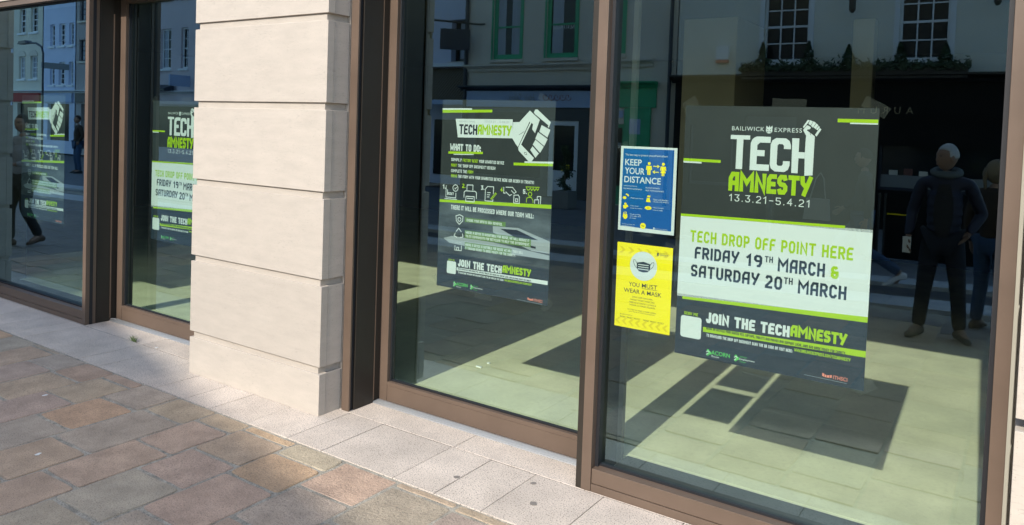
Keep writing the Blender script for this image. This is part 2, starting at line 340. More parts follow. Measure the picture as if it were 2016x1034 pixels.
class Sheet:
    """a flat printed sheet; local x right, z up, faces -y; print layers step towards -y.  u,v in millimetres from its top left corner"""
    def __init__(s, name, label, cat, w, h, loc, backmat, group=None, curl=0):
        s.w, s.h = w, h
        s.root = bpy.data.objects.new(name, None); COL.objects.link(s.root); s.root.location = loc; s.root.empty_display_size = .1
        s.root['label'] = label; s.root['category'] = cat
        if group: s.root['group'] = group
        b = MB().box(0, w / 1000, 0, .0006, -h / 1000, 0)
        s.obj('paper_sheet', b, backmat)
        s.lv = 0
    def obj(s, name, mb, m):
        o = mb.build(name, m); o.parent = s.root; return o
    def y(s, lv): return -.0004 * lv
    def poly(s, name, polys, m, lv=1):
        b = MB()
        for p in polys:
            if isinstance(p, tuple) and isinstance(p[0], int): l, p = p
            else: l = 0
            b.face([(u / 1000, s.y(lv) - l * .00012, -v / 1000) for u, v in p])
        # face the viewer (-y)
        me_faces = []
        for fi, f in enumerate(b.f):
            a = Vector(b.v[f[0]]); nrm = Vector((0, 0, 0))
            for k in range(1, len(f) - 1): nrm += (Vector(b.v[f[k]]) - a).cross(Vector(b.v[f[k + 1]]) - a)
            me_faces.append(tuple(reversed(f)) if nrm.y > 0 else f)
        b.f = me_faces
        o = b.build(name, m, fix=False); o.parent = s.root; return o
    def rect(s, name, u0, v0, u1, v1, m, lv=1): return s.poly(name, [[(u0, v0), (u1, v0), (u1, v1), (u0, v1)]], m, lv)
    def rects(s, name, rs, m, lv=1):
        for a, b, c, d in rs: s.rect(name, a, b, c, d, m, lv)
    def polys(s, name, ps, m, lv=1):
        for p in ps: s.poly(name, [p], m, lv)
    def tech(s, name, txt, u0, v0, u1, v1, m, lv=2, weight=.17, **kw):
        P, w = stroke_text(txt, weight=weight, **kw); H = v1 - v0
        return s.poly(name, [(l, [(u0 + q.x / w * (u1 - u0), v1 - q.y * H) for q in p]) for l, p in P], m, lv)
    def font(s, name, txt, u0, v0, u1, v1, m, lv=2, **kw):
        fs, x0, x1, y0, y1 = font_text(txt, **kw)
        return s.poly(name, [[(u0 + (p.x - x0) / (x1 - x0) * (u1 - u0), v1 - (p.y - y0) / (y1 - y0) * (v1 - v0)) for p in f] for f in fs], m, lv)
    def line(s, name, lines, hw, m, lv=2):
        P = []
        for i, l in enumerate(lines):
            for q in ribbon(l, hw): P.append((i % 5, [(p.x, p.y) for p in q]))
        return s.poly(name, P, m, lv)
def circ(cx, cy, r, n=28, a0=0, a1=360, ry=None): return [(cx + r * math.cos(rad(a0 + (a1 - a0) * k / n)), cy + (ry or r) * math.sin(rad(a0 + (a1 - a0) * k / n))) for k in range(n + (0 if a1 - a0 == 360 else 1))]
def rrect(u0, v0, u1, v1, r, n=5):
    p = []
    for cx, cy, a in ((u1 - r, v0 + r, -90), (u1 - r, v1 - r, 0), (u0 + r, v1 - r, 90), (u0 + r, v0 + r, 180)):
        p += [(cx + r * math.cos(rad(a + 90 * k / n)), cy + r * math.sin(rad(a + 90 * k / n))) for k in range(n + 1)]
    return p

# ------------------------------------------------------------------ ground, pavement
FL = .05                                    # indoor floor level
def struct(o): o['kind'] = 'structure'; return o
g = MB(); g.face([(-300, -300, -.16), (300, -300, -.16), (300, 300, -.16), (-300, 300, -.16)]); struct(g.build('ground', M['road']))
bed = struct(bx(-60, 14, -5.6, .60, -.15, -.0055).build('pavement', M['mortar']))
def lerp_line(pts, x):
    for (a, b), (c, d) in zip(pts, pts[1:]):
        if a <= x <= c: return b + (d - b) * (x - a) / (c - a)
    return pts[0][1] if x < pts[0][0] else pts[-1][1]
def paver(x0, x1, y0, y1, col, gap=.0085, rough=.004):
    """one worn sandstone sett with uneven edges"""
    x0 += gap * random.uniform(.6, 1.2); x1 -= gap * random.uniform(.6, 1.2); y0 += gap * random.uniform(.8, 1.5); y1 -= gap * random.uniform(.8, 1.5)
    r = random.uniform(.006, .022); r = min(r, (x1 - x0) * .3, (y1 - y0) * .3); pts = []
    cs = [(x0, y0, 180), (x1, y0, 270), (x1, y1, 0), (x0, y1, 90)]
    for i, (cx, cy, a) in enumerate(cs):
        ccx = cx + (r if cx == x0 else -r); ccy = cy + (r if cy == y0 else -r); rr = r * random.uniform(.7, 1.1)
        for t in (0, 45, 90): pts.append((ccx + rr * math.cos(rad(a + t)), ccy + rr * math.sin(rad(a + t))))
        nx, ny, _ = cs[(i + 1) % 4]
        L = math.hypot(nx - cx, ny - cy); k = max(1, int(L / .12))
        for j in range(1, k + 1):
            t = j / (k + 1); pts.append((cx + (nx - cx) * t + random.uniform(-rough, rough), cy + (ny - cy) * t + random.uniform(-rough, rough)))
    h = random.uniform(-.0035, .0025); tx, ty = random.uniform(-.006, .006), random.uniform(-.006, .006)
    mx, my = (x0 + x1) / 2, (y0 + y1) / 2; n = len(pts)
    def ring(off, z):
        off *= .55
        o = []
        for (x, y) in pts:
            d = Vector((x - mx, y - my)); d = d * (1 + off / max(.05, d.length)); o.append((mx + d.x, my + d.y, z + h + tx * (x - mx) + ty * (y - my)))
        return o
    mb = MB(); rs = [ring(-.010, 0), ring(-.003, -.0025), ring(0, -.008), ring(.001, -.05)]
    mb.v = [p for r_ in rs for p in r_]; mb.f.append(tuple(range(n))); mb.m.append(0)
    for k in range(3):
        for q in range(n): mb.f.append((k * n + q, (k + 1) * n + q, (k + 1) * n + (q + 1) % n, k * n + (q + 1) % n)); mb.m.append(0)
    return mb
GREY = (0.393, 0.314, 0.234); PINK = (0.434, 0.303, 0.217); MAUVE = (0.414, 0.301, 0.222); ORNG = (0.470, 0.318, 0.194); TAN = (0.464, 0.339, 0.227); BROWN = (0.421, 0.310, 0.214); GREEN = (0.393, 0.319, 0.225); BLUE = (0.387, 0.319, 0.243); DARKG = (0.348, 0.280, 0.208)
XS = [-3.95, -3.58, -3.20, -2.83, -2.46, -2.08, -1.70, -1.33, -.93, -.53, -.19, .21, .60, .98, 1.37, 1.77, 2.15, 2.55, 2.92, 3.33]
YJ = {-3.20: [-.62], -2.83: [-.38, -.86], -2.46: [-.57, -1.0], -2.08: [-.585, -1.03], -1.70: [-.44, -.80, -1.32], -1.33: [-.63, -1.02, -1.5], -.93: [-.58, -1.12, -1.52],
      -.53: [-.49, -.86, -1.35], -.19: [-.41, -.73, -1.05, -1.46], .21: [-.50, -.80, -1.27], .60: [-.67, -1.06, -1.5], .98: [-.385, -.82, -1.3], 1.37: [-.40, -.9]}
KC = {-3.20: [BLUE, MAUVE], -2.83: [GREEN, PINK, MAUVE], -2.46: [BLUE, MAUVE, GREY], -2.08: [PINK, TAN, GREY], -1.70: [PINK, BROWN, MAUVE, GREY], -1.33: [GREY, ORNG, BLUE, GREY], -.93: [BROWN, GREY, PINK, GREY],
      -.53: [BROWN, PINK, PINK, PINK], -.19: [ORNG, BROWN, PINK, GREY, GREY], .21: [GREEN, ORNG, MAUVE, GREY], .60: [PINK, GREY, MAUVE], .98: [BROWN, DARKG, GREY], 1.37: [BROWN, GREY]}
PAL = [GREY, GREY, PINK, MAUVE, ORNG, TAN, BROWN, BLUE, GREY, PINK]
def jit(c, a=.09):
    k = random.uniform(1 - a, 1 + a); return tuple(max(.01, v * k * random.uniform(.97, 1.03)) for v in c)
xs = list(XS); x = XS[0]
while x > -15: x -= random.uniform(.34, .42); xs.insert(0, x)
x = xs[-1]
while x < 6.4: x += random.uniform(.34, .42); xs.append(x)
cells = []
for i in range(len(xs) - 1):
    xa, xb = xs[i], xs[i + 1]; key = next((k for k in YJ if abs(k - xa) < .005), None)
    ys = [-.335] + (YJ[key] if key is not None else [random.uniform(-.45, -.8)]); y = ys[-1]
    while y > -5.0: y -= random.uniform(.36, .62); ys.append(y)
    ys[-1] = -5.28
    for j in range(len(ys) - 1):
        c = KC[key][j] if key is not None and j < len(KC[key]) else random.choice(PAL)
        cells.append((xa, xb, ys[j + 1], ys[j], jit(c, .06 if key is not None else .12)))
def near(c): return (c[0] - .3) ** 2 * .35 + (c[3] + .3) ** 2
cells.sort(key=near)
far = MB()
for k, c in enumerate(cells):
    mb = paver(*c[:4], c[4])
    if k < 300: mb.build('paver', M['paver'], bed, color=c[4])
    else:
        i = len(far.v); far.v += mb.v; far.f += [tuple(i + q for q in f) for f in mb.f]; far.m += mb.m
fo = far.build('worn_paving', M['paver'], bed, color=(.21, .19, .175)); fo['kind'] = 'stuff'
# granite strip along the building
gx = [-5.2, -4.8, -4.4, -4.01, -3.64, -3.32, -3.111, -2.640, -2.226, -1.945, -1.547, -1.22, -.895, -.622, -.254, .107, .391, .923, 1.197, 1.485, 1.883, 2.30, 2.72, 3.14, 3.56, 4.0, 4.45, 4.9]
while gx[0] > -12: gx.insert(0, gx[0] - .45)
for a, b in zip(gx, gx[1:]):
    h = random.uniform(-.0008, .0008)
    bx(a + .0022, b - .0022, -.328, .163, -.06, h).build('granite_slab', M['granite'], bed, bevel=.0018)
for a, b in ((-3.14, -2.22), (-2.22, -1.3), (-.01, .93), (.93, 1.77), (1.77, 3.6), (-5.3, -3.14)):
    bx(a + .0022, b - .0022, .172, .60, -.06, -.0005).build('granite_slab', M['granite'], bed, bevel=.0018)
struct(bx(-12, 5, .163, .172, -.05, -.004).build('drain_joint', M['gasket']))
# kerbs, carriageway and the far pavement
K1 = [(-60, -4.7), (-17, -4.75), (-2, -5.3), (2.3, -6.05), (14, -8.0)]
K2 = [(-60, -6.1), (-17, -6.1), (-2.7, -6.62), (2.1, -7.5), (14, -9.9)]
def strip(name, ln, w, z0, z1, m, par=None):
    b = MB()
    for (xa, ya), (xb, yb) in zip(ln, ln[1:]):
        n = max(1, int((xb - xa) / 1.0))
        for k in range(n):
            p = xa + (xb - xa) * k / n; q = xa + (xb - xa) * (k + 1) / n - .008
            yp = ya + (yb - ya) * k / n; yq = ya + (yb - ya) * (k + 1) / n
            b.prism([(p, yp - w / 2), (q, yq - w / 2), (q, yq + w / 2), (p, yp + w / 2)], 2, z0, z1)
    o = b.build(name, m, par); o['kind'] = 'structure' if par is None else 'stuff'; return o
b = MB(); b.prism([(x, y + .2) for x, y in K2] + [(x, y - .2) for x, y in reversed(K1)], 2, -.15, -.05); struct(b.build('road', M['road']))
strip('near_kerb', K1, .62, -.15, .004, M['kerb']); strip('far_kerb', K2, .5, -.15, .006, M['kerb'])
b = MB(); b.prism([(-60, -13.9), (14, -13.9)] + [(x, y - .26) for x, y in reversed(K2)], 2, -.15, -.004); farp = struct(b.build('far_pavement', mat("grey street paving", (.16, .16, .165), rough=.85, noise=.2, nscale=3, speck=.4, sscale=60, bump=.4, bscale=40, coords='World')))

# ------------------------------------------------------------------ stone pilasters
GZ = [0.0, .304, .849, 1.3896, 1.936, 2.4814, 3.027, 3.573, 4.118]   # underside of each course above a groove
def pilaster(name, label, x0, x1, seed):
    t = thing(name, label, 'stone pilaster', ((x0 + x1) / 2, .1, 0), 'rusticated stone pilasters of the facade')
    core = bx(x0 + .03, x1 - .026, .0145, .1835, 0, 4.0); core.box(x0 + .001, x1 - .001, .184, .62, 0, 3.2); core.build('groove_core', M['lime'], t)
    for k in range(len(GZ) - 1):
        z0 = GZ[k]; z1 = GZ[k + 1] - .045
        bx(x0, x1, 0, .055, z0, z1).build('stone_block', M['lime'], t, bevel=.0025)
        bx(x1 - .20, x1 - .0012, .0562, .180, z0, z1).build('return_stone', M['lime'], t, bevel=.0018)
        bx(x0 + .0012, x0 + .20, .0562, .180, z0, z1).build('return_stone', M['lime'], t, bevel=.0018)
    return t
pilaster('stone_pilaster', 'pale limestone pilaster in sunlight between the two doors, grooved into large blocks', -1.343, 0.0, 1)
pilaster('stone_pilaster', 'sliver of pale limestone pilaster at the right edge beyond the large window', 3.557, 4.9, 2)
pilaster('stone_pilaster', 'shaded limestone pilaster at the far left, seen mirrored in the left window', -6.62, -5.275, 3)

# ------------------------------------------------------------------ the building behind the facade
t = thing('office_building', 'pale stone office building with bronze window frames and a dark empty ground floor room', 'building', (0, 4, 0))
up = MB(); up.box(-12, 9, .05, 9.8, 4.12, 11.2); up.build('upper_wall', M['lime'], t)
b = MB(); b.box(-5.3, 3.6, .162, .30, 2.882, 4.12); b.build('lintel_panel', M['lime'], t, bevel=.004)
b = MB(); b.box(-5.28, 3.56, .301, .62, 2.880, 3.25); b.build('soffit', M['bronze_shade'], t)
bx(-12, -6.65, .12, .6, 0, 4.11).build('side_wall', M['lime'], t); bx(4.93, 9, .12, .6, 0, 4.11).build('side_wall', M['lime'], t)
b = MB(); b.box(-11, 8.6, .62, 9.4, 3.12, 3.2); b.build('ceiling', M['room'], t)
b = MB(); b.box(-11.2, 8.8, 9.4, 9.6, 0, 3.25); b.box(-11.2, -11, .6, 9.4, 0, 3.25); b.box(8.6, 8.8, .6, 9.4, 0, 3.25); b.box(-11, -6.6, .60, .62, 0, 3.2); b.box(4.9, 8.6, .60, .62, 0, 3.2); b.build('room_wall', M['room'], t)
b = MB(); b.box(.28, .885, 5.0, 6.1, FL, 3.12); b.build('column', M['column'], t, bevel=.01)
b = MB(); b.box(1.94, 2.15, 5.6, 5.8, FL, 3.12); b.build('column', M['column'], t, bevel=.01)
fl = struct(bx(-11, 8.6, .58, 9.4, -.1, FL - .0012).build('indoor_floor', M['floor']))
ty = [.60, 1.79, 2.99, 4.19, 5.39, 6.59]; tx_ = [-6.0, -4.8, -3.6, -2.4, -1.2, 0.0, 1.1, 2.2, 3.3, 4.4]
for a, c in zip(tx_, tx_[1:]):
    for y0, y1 in zip(ty, ty[1:]):
        bx(a + .0007, c - .0007, y0 + .0007, y1 - .0007, FL - .02, FL).build('floor_panel', M['floor'], fl)
bx(1.815, 3.47, .275, .575, -.05, FL + .001).build('floor_strip', M['floor_dark'], fl)  # plain dark strip of floor along the glass
bx(-5.2, -3.19, .275, .575, -.05, FL + .001).build('floor_strip', M['floor_dark'], fl)
bx(.10, 1.70, .515, .60, -.05, FL + .001).build('floor_panel', M['floor'], fl)
bx(-3.12, -1.40, .515, .60, -.05, FL + .001).build('floor_panel', M['floor'], fl)

# ------------------------------------------------------------------ windows and doors
def shop_window(name, label, x0, x1, group):
    """x0,x1: outer edges of the frame; front face at y .171"""
    t = thing(name, label, 'window', ((x0 + x1) / 2, .2, 0), group); F = .171; B = M['bronze']
    bx(x0, x0 + .054, F, .262, .0, 2.879).build('post', B, t, bevel=.002)
    bx(x1 - .052, x1, F, .262, .0, 2.879).build('post', B, t, bevel=.002)
    bx(x0 + .056, x1 - .054, F + .006, .240, .043, .117).build('sill_rail', B, t, bevel=.002)
    bx(x0 + .056, x1 - .054, F + .002, .240, .0, .040).build('plinth_strip', B, t, bevel=.0015)
    bx(x0 + .056, x1 - .054, F + .004, .240, 2.83, 2.879).build('head_rail', B, t, bevel=.002)
    gk = MB(); a, c = x0 + .0545, x1 - .0525
    gk.box(a, a + .018, .212, .2505, .118, 2.829); gk.box(c - .018, c, .212, .2505, .118, 2.829); gk.box(a + .018, c - .018, .232, .2505, .1175, .128); gk.box(a + .018, c - .018, .232, .2505, 2.818, 2.8295)
    gk.build('gasket', M['gasket'], t)
    p = MB(); p.box(x0 + .055, x1 - .053, .2508, .2548, .100, 2.84)
    p.m = [1] * 6
    for i, f in enumerate(p.f):
        if all(abs(p.v[k][1] - .2508) < 1e-6 for k in f): p.m[i] = 0
    p.build('glass_pane', [M['glass_win'], M['clear']], t)
    inn = MB(); inn.box(x0 + .054, x1 - .053, .2625, .29, 0, .105); inn.build('inner_rail', M['gasket'], t)
    return t
shop_window('shop_window', 'tall glass window in bronze frame with the large dark and white poster, at the right', 1.748, 3.533, 'large shop windows')
shop_window('shop_window', 'tall shaded glass window at the far left, bronze frame, mirroring the street', -5.27, -3.121, 'large shop windows')
def glazed_door(name, label, x0, x1, group):
    t = thing(name, label, 'door', ((x0 + x1) / 2, .45, 0), group); B = M['bronze']; F = .446
    bx(x0, x0 + .088, F, .515, .010, 2.878).build('stile', B, t, bevel=.002)
    bx(x1 - .088, x1, F, .515, .010, 2.878).build('stile', B, t, bevel=.002)
    bx(x0 + .0885, x1 - .0885, F + .003, .512, .010, .112).build('bottom_rail', B, t, bevel=.0015)
    bx(x0 + .0885, x1 - .0885, F + .0015, .512, .1135, .137).build('glazing_bead', B, t, bevel=.001)
    bx(x0 + .0885, x1 - .0885, F + .002, .512, 2.80, 2.878).build('top_rail', B, t, bevel=.0015)
    gk = MB(); a, c = x0 + .0888, x1 - .0888
    gk.box(a, a + .012, .470, .4955, .1375, 2.799); gk.box(c - .012, c, .470, .4955, .1375, 2.799); gk.box(a + .012, c - .012, .474, .4955, .1375, .147)
    gk.build('gasket', M['gasket'], t)
    p = MB(); p.box(x0 + .086, x1 - .086, .4958, .4998, .12, 2.81); p.m = [1] * 6
    for i, f in enumerate(p.f):
        if all(abs(p.v[k][1] - .4958) < 1e-6 for k in f): p.m[i] = 0
    p.build('glass_pane', [M['glass_door'], M['clear']], t)
    th = MB(); th.prism([(.384, 0.0), (.386, .007), (.437, .011), (.445, .011), (.445, 0.0)], 0, x0 - .005, x1 + .01)
    for k in range(4): th.box(x0 - .004, x1 + .009, .394 + k * .011, .397 + k * .011, .0075 + k * .001, .0105 + k * .001)
    th.build('threshold_strip', M['alu'], t)
    return t
glazed_door('glazed_door', 'glass door panel with deep bronze bottom rail and the list poster, right of the stone pilaster', .062, 1.715, 'recessed glass doors')
glazed_door('glazed_door', 'glass door panel left of the stone pilaster, its poster half hidden by the stone', -3.127, -1.405, 'recessed glass doors')
def jamb(label, xw, side, group):
    """reveal between a front post and a recessed door; side=+1: the panel faces +x"""
    t = thing('door_reveal', label, 'door reveal', (xw, .3, 0), group); s = side
    if s > 0 and xw > -1:
        bx(xw - .066, xw - .003, .171, .185, 0, 2.879).build('cover_strip', M['bronze'], t, bevel=.002)
    bx(xw - .060 * s, xw - .014 * s, .1855 if xw > -1 else .263, .214 if xw > -1 else .29, 0, 2.879).build('gasket', M['gasket'], t)
    bx(xw - .060 * s, xw, .2145, .385, 0, 2.879).build('reveal_panel', M['bronze_shade'], t, bevel=.002)
    bx(xw - .060 * s, xw - .006 * s, .3855, .4455, 0, 2.879).build('inner_panel', M['bronze_shade'], t, bevel=.002)
    bx(xw - .004 * s, xw + .002 * s, .3856, .392, .02, 2.70).build('bead', M['bronze'], t)
    bx(xw - .086 * s, xw - .01 * s, .4456, .60, 0, 2.879).build('back_panel', M['bronze_shade'], t)
    return t
jamb('shade-toned bronze side panel right of the stone pilaster, beside the door with the list poster', .088, 1, 'door reveals')
t = thing('door_reveal', 'shade-toned bronze side panel between the far left window and the half hidden door', 'door reveal', (-3.13, .3, 0), 'door reveals')
bx(-3.19, -3.128, .263, .2655, 0, 2.879).build('gasket', M['gasket'], t)
bx(-3.119, -3.1165, .205, .232, 0, 2.86).build('gasket', M['gasket'], t)
bx(-3.19, -3.120, .266, .385, 0, 2.879).build('reveal_panel', M['bronze_shade'], t, bevel=.002)
bx(-3.1205, -3.116, .384, .3935, .02, 2.70).build('bead', M['bronze'], t)
bx(-3.19, -3.135, .3855, .60, 0, 2.879).build('inner_panel', M['bronze_shade'], t)
t = thing('door_reveal', 'dark reveal on the stone side of the half hidden door', 'door reveal', (-1.38, .3, 0), 'door reveals')
bx(-1.404, -1.345, .18, .60, 0, 2.879).build('reveal_panel', M['bronze_shade'], t, bevel=.002)
t = thing('door_reveal', 'dark reveal behind the bronze post between door and large right window', 'door reveal', (1.74, .3, 0), 'door reveals')
bx(1.7165, 1.7475, .173, .60, 0, 2.879).build('reveal_panel', M['bronze_shade'], t, bevel=.002)
bx(1.748, 1.763, .2635, .545, 0, 2.879).build('inner_lining', M['bronze_shade'], t)
bx(1.748, 1.79, .5455, .58, 0, 2.879).build('lining_edge', mat('dark beige trim', (.16, .15, .12), rough=.7), t)  # narrow trim in one even dark beige
t = thing('wall_lining', 'added dark panel over the inner stone face at the far left edge of the shaded window', 'wall lining', (-5.27, .4, 0))
bx(-5.272, -5.262, .264, .64, 0, 2.879).build('lining_panel', M['bronze_shade'], t)  # added to cover the bright inner stone so the mirrored pilaster shows
t = thing('wall_lining', 'pale inner lining behind the right hand post of the large window', 'wall lining', (3.55, .3, 0))
bx(3.50, 3.60, .264, .60, 0, 2.879).build('lining_panel', M['column'], t)

# ------------------------------------------------------------------ posters
S8 = 1 / 12.925
def fist_up(sh, u0, v0, k=1.0, name='fist_emblem'):
    """raised fist holding a phone, drawn in a 1034 px square mapped to 80 px of the photograph"""
    def T(p): return [(u0 + a * k, v0 + b_ * k) for a, b_ in p]
    P = [[(395, 200), (445, 215), (310, 410), (285, 380)],
         [(455, 205), (520, 240), (470, 340), (415, 300)], [(532, 235), (595, 270), (530, 390), (478, 350)], [(603, 285), (655, 325), (593, 425), (542, 385)], [(662, 345), (690, 375), (637, 455), (602, 425)],
         [(380, 335), (430, 350), (480, 390), (455, 435), (410, 440), (385, 455), (375, 600), (295, 460), (325, 410)],
         [(385, 455), (580, 600), (585, 660), (375, 600)],
         [(690, 395), (730, 430), (625, 610), (583, 572)]]
    sh.poly(name, [T(p) for p in P], M['p_white'], 2)
    sh.line('fist_line', [T([(460, 520), (485, 580)]), T([(390, 460), (583, 600)])], 1.0, M['p_dark'], 3)
def techposter(label, loc, group):
    s = Sheet('drop_off_poster', label, 'poster', 841, 1189, loc, M['p_dark'], group)
    s.rect('upper_panel', 0, 0, 841, 520, M['p_dark'], 1)
    s.poly('lower_panel', [[(0, 900), (841, 880), (841, 1189), (0, 1189)]], M['p_navy'], 1)
    s.rects('green_stripe', [(680, 47, 838, 62), (0, 251, 181, 264)], M['p_green'], 2)
    s.rects('white_stripe', [(730, 62.5, 838, 68), (0, 264.5, 90, 272)], M['p_white'], 2)
    s.font('publisher_lettering', 'BAILIWICK', 227, 92, 373, 111, M['p_white'], 2, spacing=1.15)
    s.font('publisher_lettering', 'EXPRESS', 419, 93, 536, 112, M['p_white'], 2, spacing=1.15)
    s.poly('crest', [circ(395, 106, 14), [(381, 98), (383, 84), (391, 94)], [(399, 94), (408, 84), (410, 98)], [(393, 93), (396, 82), (399, 93)]], M['p_white'], 2)
    s.poly('crest_detail', [circ(389, 103, 2.5, 8), circ(401, 103, 2.5, 8), [(392, 108), (398, 108), (395, 114)], [(384, 112), (388, 109), (391, 116)], [(406, 112), (402, 109), (399, 116)]], M['p_dark'], 3)
    # TECH
    T_ = [[(223, 132), (312, 132), (312, 150), (282, 150), (282, 287), (252, 287), (252, 150), (223, 150)]]
    T_ = [[(223, 132), (312, 132), (312, 151), (223, 151)], [(252, 151), (282, 151), (282, 287), (252, 287)]]
    E_ = [[(404, 135), (404, 163), (362, 163), (352, 171), (346, 172), (346, 162), (316, 172), (330, 145), (345, 135)], [(316, 172), (346, 162), (346, 258), (402, 258), (402, 288), (316, 288)], [(346, 195), (380, 195), (380, 223), (346, 223)]]
    E_ = [[(404, 135), (404, 162), (358, 162), (346, 174), (346, 260), (402, 260), (402, 288), (316, 288), (316, 166), (322, 150), (332, 140), (345, 135)], [(346.2, 196), (380, 196), (380, 223), (346.2, 223)]]
    C_ = [[(493, 186), (493, 170), (486, 150), (470, 139), (428, 139), (412, 150), (405, 168), (405, 258), (411, 276), (428, 288), (470, 288), (485, 277), (491, 258), (491, 240), (462, 240), (462, 255), (456, 262), (441, 262), (435, 255), (435, 172), (441, 165), (456, 165), (463, 172), (463, 186)]]
    H_ = [[(497, 137), (527, 137), (527, 197), (553, 197), (553, 224), (527, 224), (527, 290), (500, 290)]]
    s.poly('title_lettering', T_ + E_ + C_ + H_, M['p_white'], 2)
    k = 1 / 5.78; u0 = 540 - 290 * k; v0 = 53 - 200 * k + 2
    arm = [(553.2, 152), (556, 125), (600, 118), (594, 290), (575, 297), (554, 297)]
    s.poly('raised_arm', [[(u0 + 375 * k, v0 + 600 * k), (u0 + 585 * k, v0 + 640 * k), (u0 + 582 * k, v0 + 700 * k), (590, 295), (556, 299), (553.5, 224), (553.5, 150)]], M['p_white'], 2)
    fist_up(s, u0, v0, k)
    s.tech('title_lettering', 'AMNESTY', 223, 301, 591, 389, M['p_green'], 2, weight=.235, gap=.035)
    s.tech('date_lettering', '13.3.21-5.4.21', 229, 404, 586, 436, M['p_white'], 2, weight=.11, gap=.30, wscale=1.05)
    s.poly('white_panel', [[(0, 520), (841, 507), (841, 876), (0, 912)]], M['p_white'], 1)
    s.polys('green_rule', [[(0, 516), (733, 500), (733, 512), (0, 528)], [(27, 911), (841, 874), (841, 898), (27, 923)]], M['p_green'], 2)
    s.tech('notice_lettering', 'TECH DROP OFF POINT HERE', 52, 590, 771, 645, M['p_green'], 2, weight=.19, gap=.13)
    s.tech('notice_lettering', 'FRIDAY', 78, 666, 290, 723, M['p_navy'], 2, weight=.19, gap=.12)
    s.tech('notice_lettering', '19', 322, 670, 394, 725, M['p_navy'], 2, weight=.19, gap=.14); s.tech('notice_lettering', 'TH', 405, 670, 441, 698, M['p_navy'], 2, weight=.19)
    s.tech('notice_lettering', 'MARCH', 463, 672, 662, 732, M['p_navy'], 2, weight=.19, gap=.12); s.tech('notice_lettering', '&', 686, 678, 718, 732, M['p_green'], 2, weight=.24)
    s.tech('notice_lettering', 'SATURDAY', 63, 752, 386, 809, M['p_navy'], 2, weight=.19, gap=.12)
    s.tech('notice_lettering', '20', 411, 755, 486, 814, M['p_navy'], 2, weight=.19, gap=.14); s.tech('notice_lettering', 'TH', 493, 754, 531, 784, M['p_navy'], 2, weight=.19)
    s.tech('notice_lettering', 'MARCH', 554, 758, 753, 817, M['p_navy'], 2, weight=.19, gap=.12)
    s.tech('small_lettering', 'SCAN ME', 40, 981, 108, 996, M['p_green'], 2, weight=.2)
    s.poly('white_square', [rrect(25, 1001, 127, 1104, 12)], M['p_white'], 2)
    s.tech('join_lettering', 'JOIN THE TECH', 148, 968, 529, 1018, M['p_white'], 2, weight=.24, gap=.07)
    s.tech('join_lettering', 'AMNESTY', 532, 960, 766, 1011, M['p_green'], 2, weight=.24, gap=.04)
    s.polys('green_rule', [[(136, 1040), (841, 1019), (841, 1046), (136, 1063)]], M['p_green'], 2)
    s.tech('small_lettering', 'REUSE OR RECYCLE YOUR UNUSED PCS, LAPTOPS, TABLETS AND PHONES AND SUPPORT LOCAL JOBS AND RAISE MONEY FOR CHARITY.', 152, 1037, 764, 1049, M['p_navy'], 3, weight=.22)
    s.tech('small_lettering', 'TO DOWNLOAD THE DROP OFF DOCUMENT SCAN THE QR CODE OR VISIT HERE:', 154, 1069, 545, 1083, M['p_white'], 2, weight=.22)
    s.tech('small_lettering', 'WWW.BAILIWICKEXPRESS.COM/TECHAMNESTY', 553, 1061, 783, 1075, M['p_green'], 2, weight=.22)
    marks(s, 157, 1143, 180, 674, 1147)
    tapes(s, [(330, 1180, 130, 46, 4), (800, 1150, 90, 46, -38), (-40, 1090, 90, 40, 60), (400, -36, 150, 44, 2), (770, -30, 110, 50, 30), (-20, -30, 80, 46, -30)])
    return s.root
def marks(s, u, v, ut, ui, vi):
    s.poly('logo_mark', [circ(u + 8, v + 4, 6, 12), circ(u + 16, v + 14, 8, 14), circ(u + 7, v + 23, 6, 12)], M['p_midgreen'], 2)
    s.poly('logo_mark', [circ(u + 140, v + 4, 6, 12), circ(u + 147, v + 14, 8, 14), circ(u + 139, v + 23, 6, 12)], M['p_midgreen'], 2)
    s.line('logo_line', [[(u, v + 12), (u + 8, v + 6), (u + 16, v + 10)], [(u, v + 24), (u + 10, v + 16)], [(u + 132, v + 12), (u + 140, v + 6), (u + 148, v + 10)], [(u + 132, v + 24), (u + 142, v + 16)]], 1.6, M['p_white'], 3)
    s.font('logo_lettering', 'ACORN', u + 24, v, u + 112, v + 20, M['p_midgreen'], 2, extrude_w=.012)
    s.font('logo_lettering', 'Reuse', u + 26, v + 22, u + 62, v + 31, M['p_white'], 2)
    s.font('logo_lettering', 'Jersey', u + 157, v - 1, u + 190, v + 8, M['p_midgreen'], 2); s.font('logo_lettering', 'Employment', u + 157, v + 10, u + 226, v + 20, M['p_white'], 2, extrude_w=.01); s.font('logo_lettering', 'Trust', u + 157, v + 21, u + 186, v + 29, M['p_midgreen'], 2)
    s.font('logo_lettering', 'ITHSCI', ui + 45, vi, ui + 101, vi + 16, M['p_orange'], 2, extrude_w=.01)
    s.poly('logo_mark', [[(ui, vi - 2), (ui + 8, vi + 1), (ui + 8, vi + 14), (ui, vi + 11)], [(ui + 10, vi + 3), (ui + 17, vi + 5), (ui + 17, vi + 15), (ui + 10, vi + 14)], [(ui + 19, vi + 5), (ui + 29, vi + 3), (ui + 29, vi + 14), (ui + 19, vi + 15)], [(ui + 31, vi + 2), (ui + 39, vi), (ui + 39, vi + 12), (ui + 31, vi + 14)]], M['p_orange'], 2)
    s.line('logo_line', [[(ui - 75, vi + 22), (ui + 100, vi + 24)]], .8, M['p_grey'], 2)
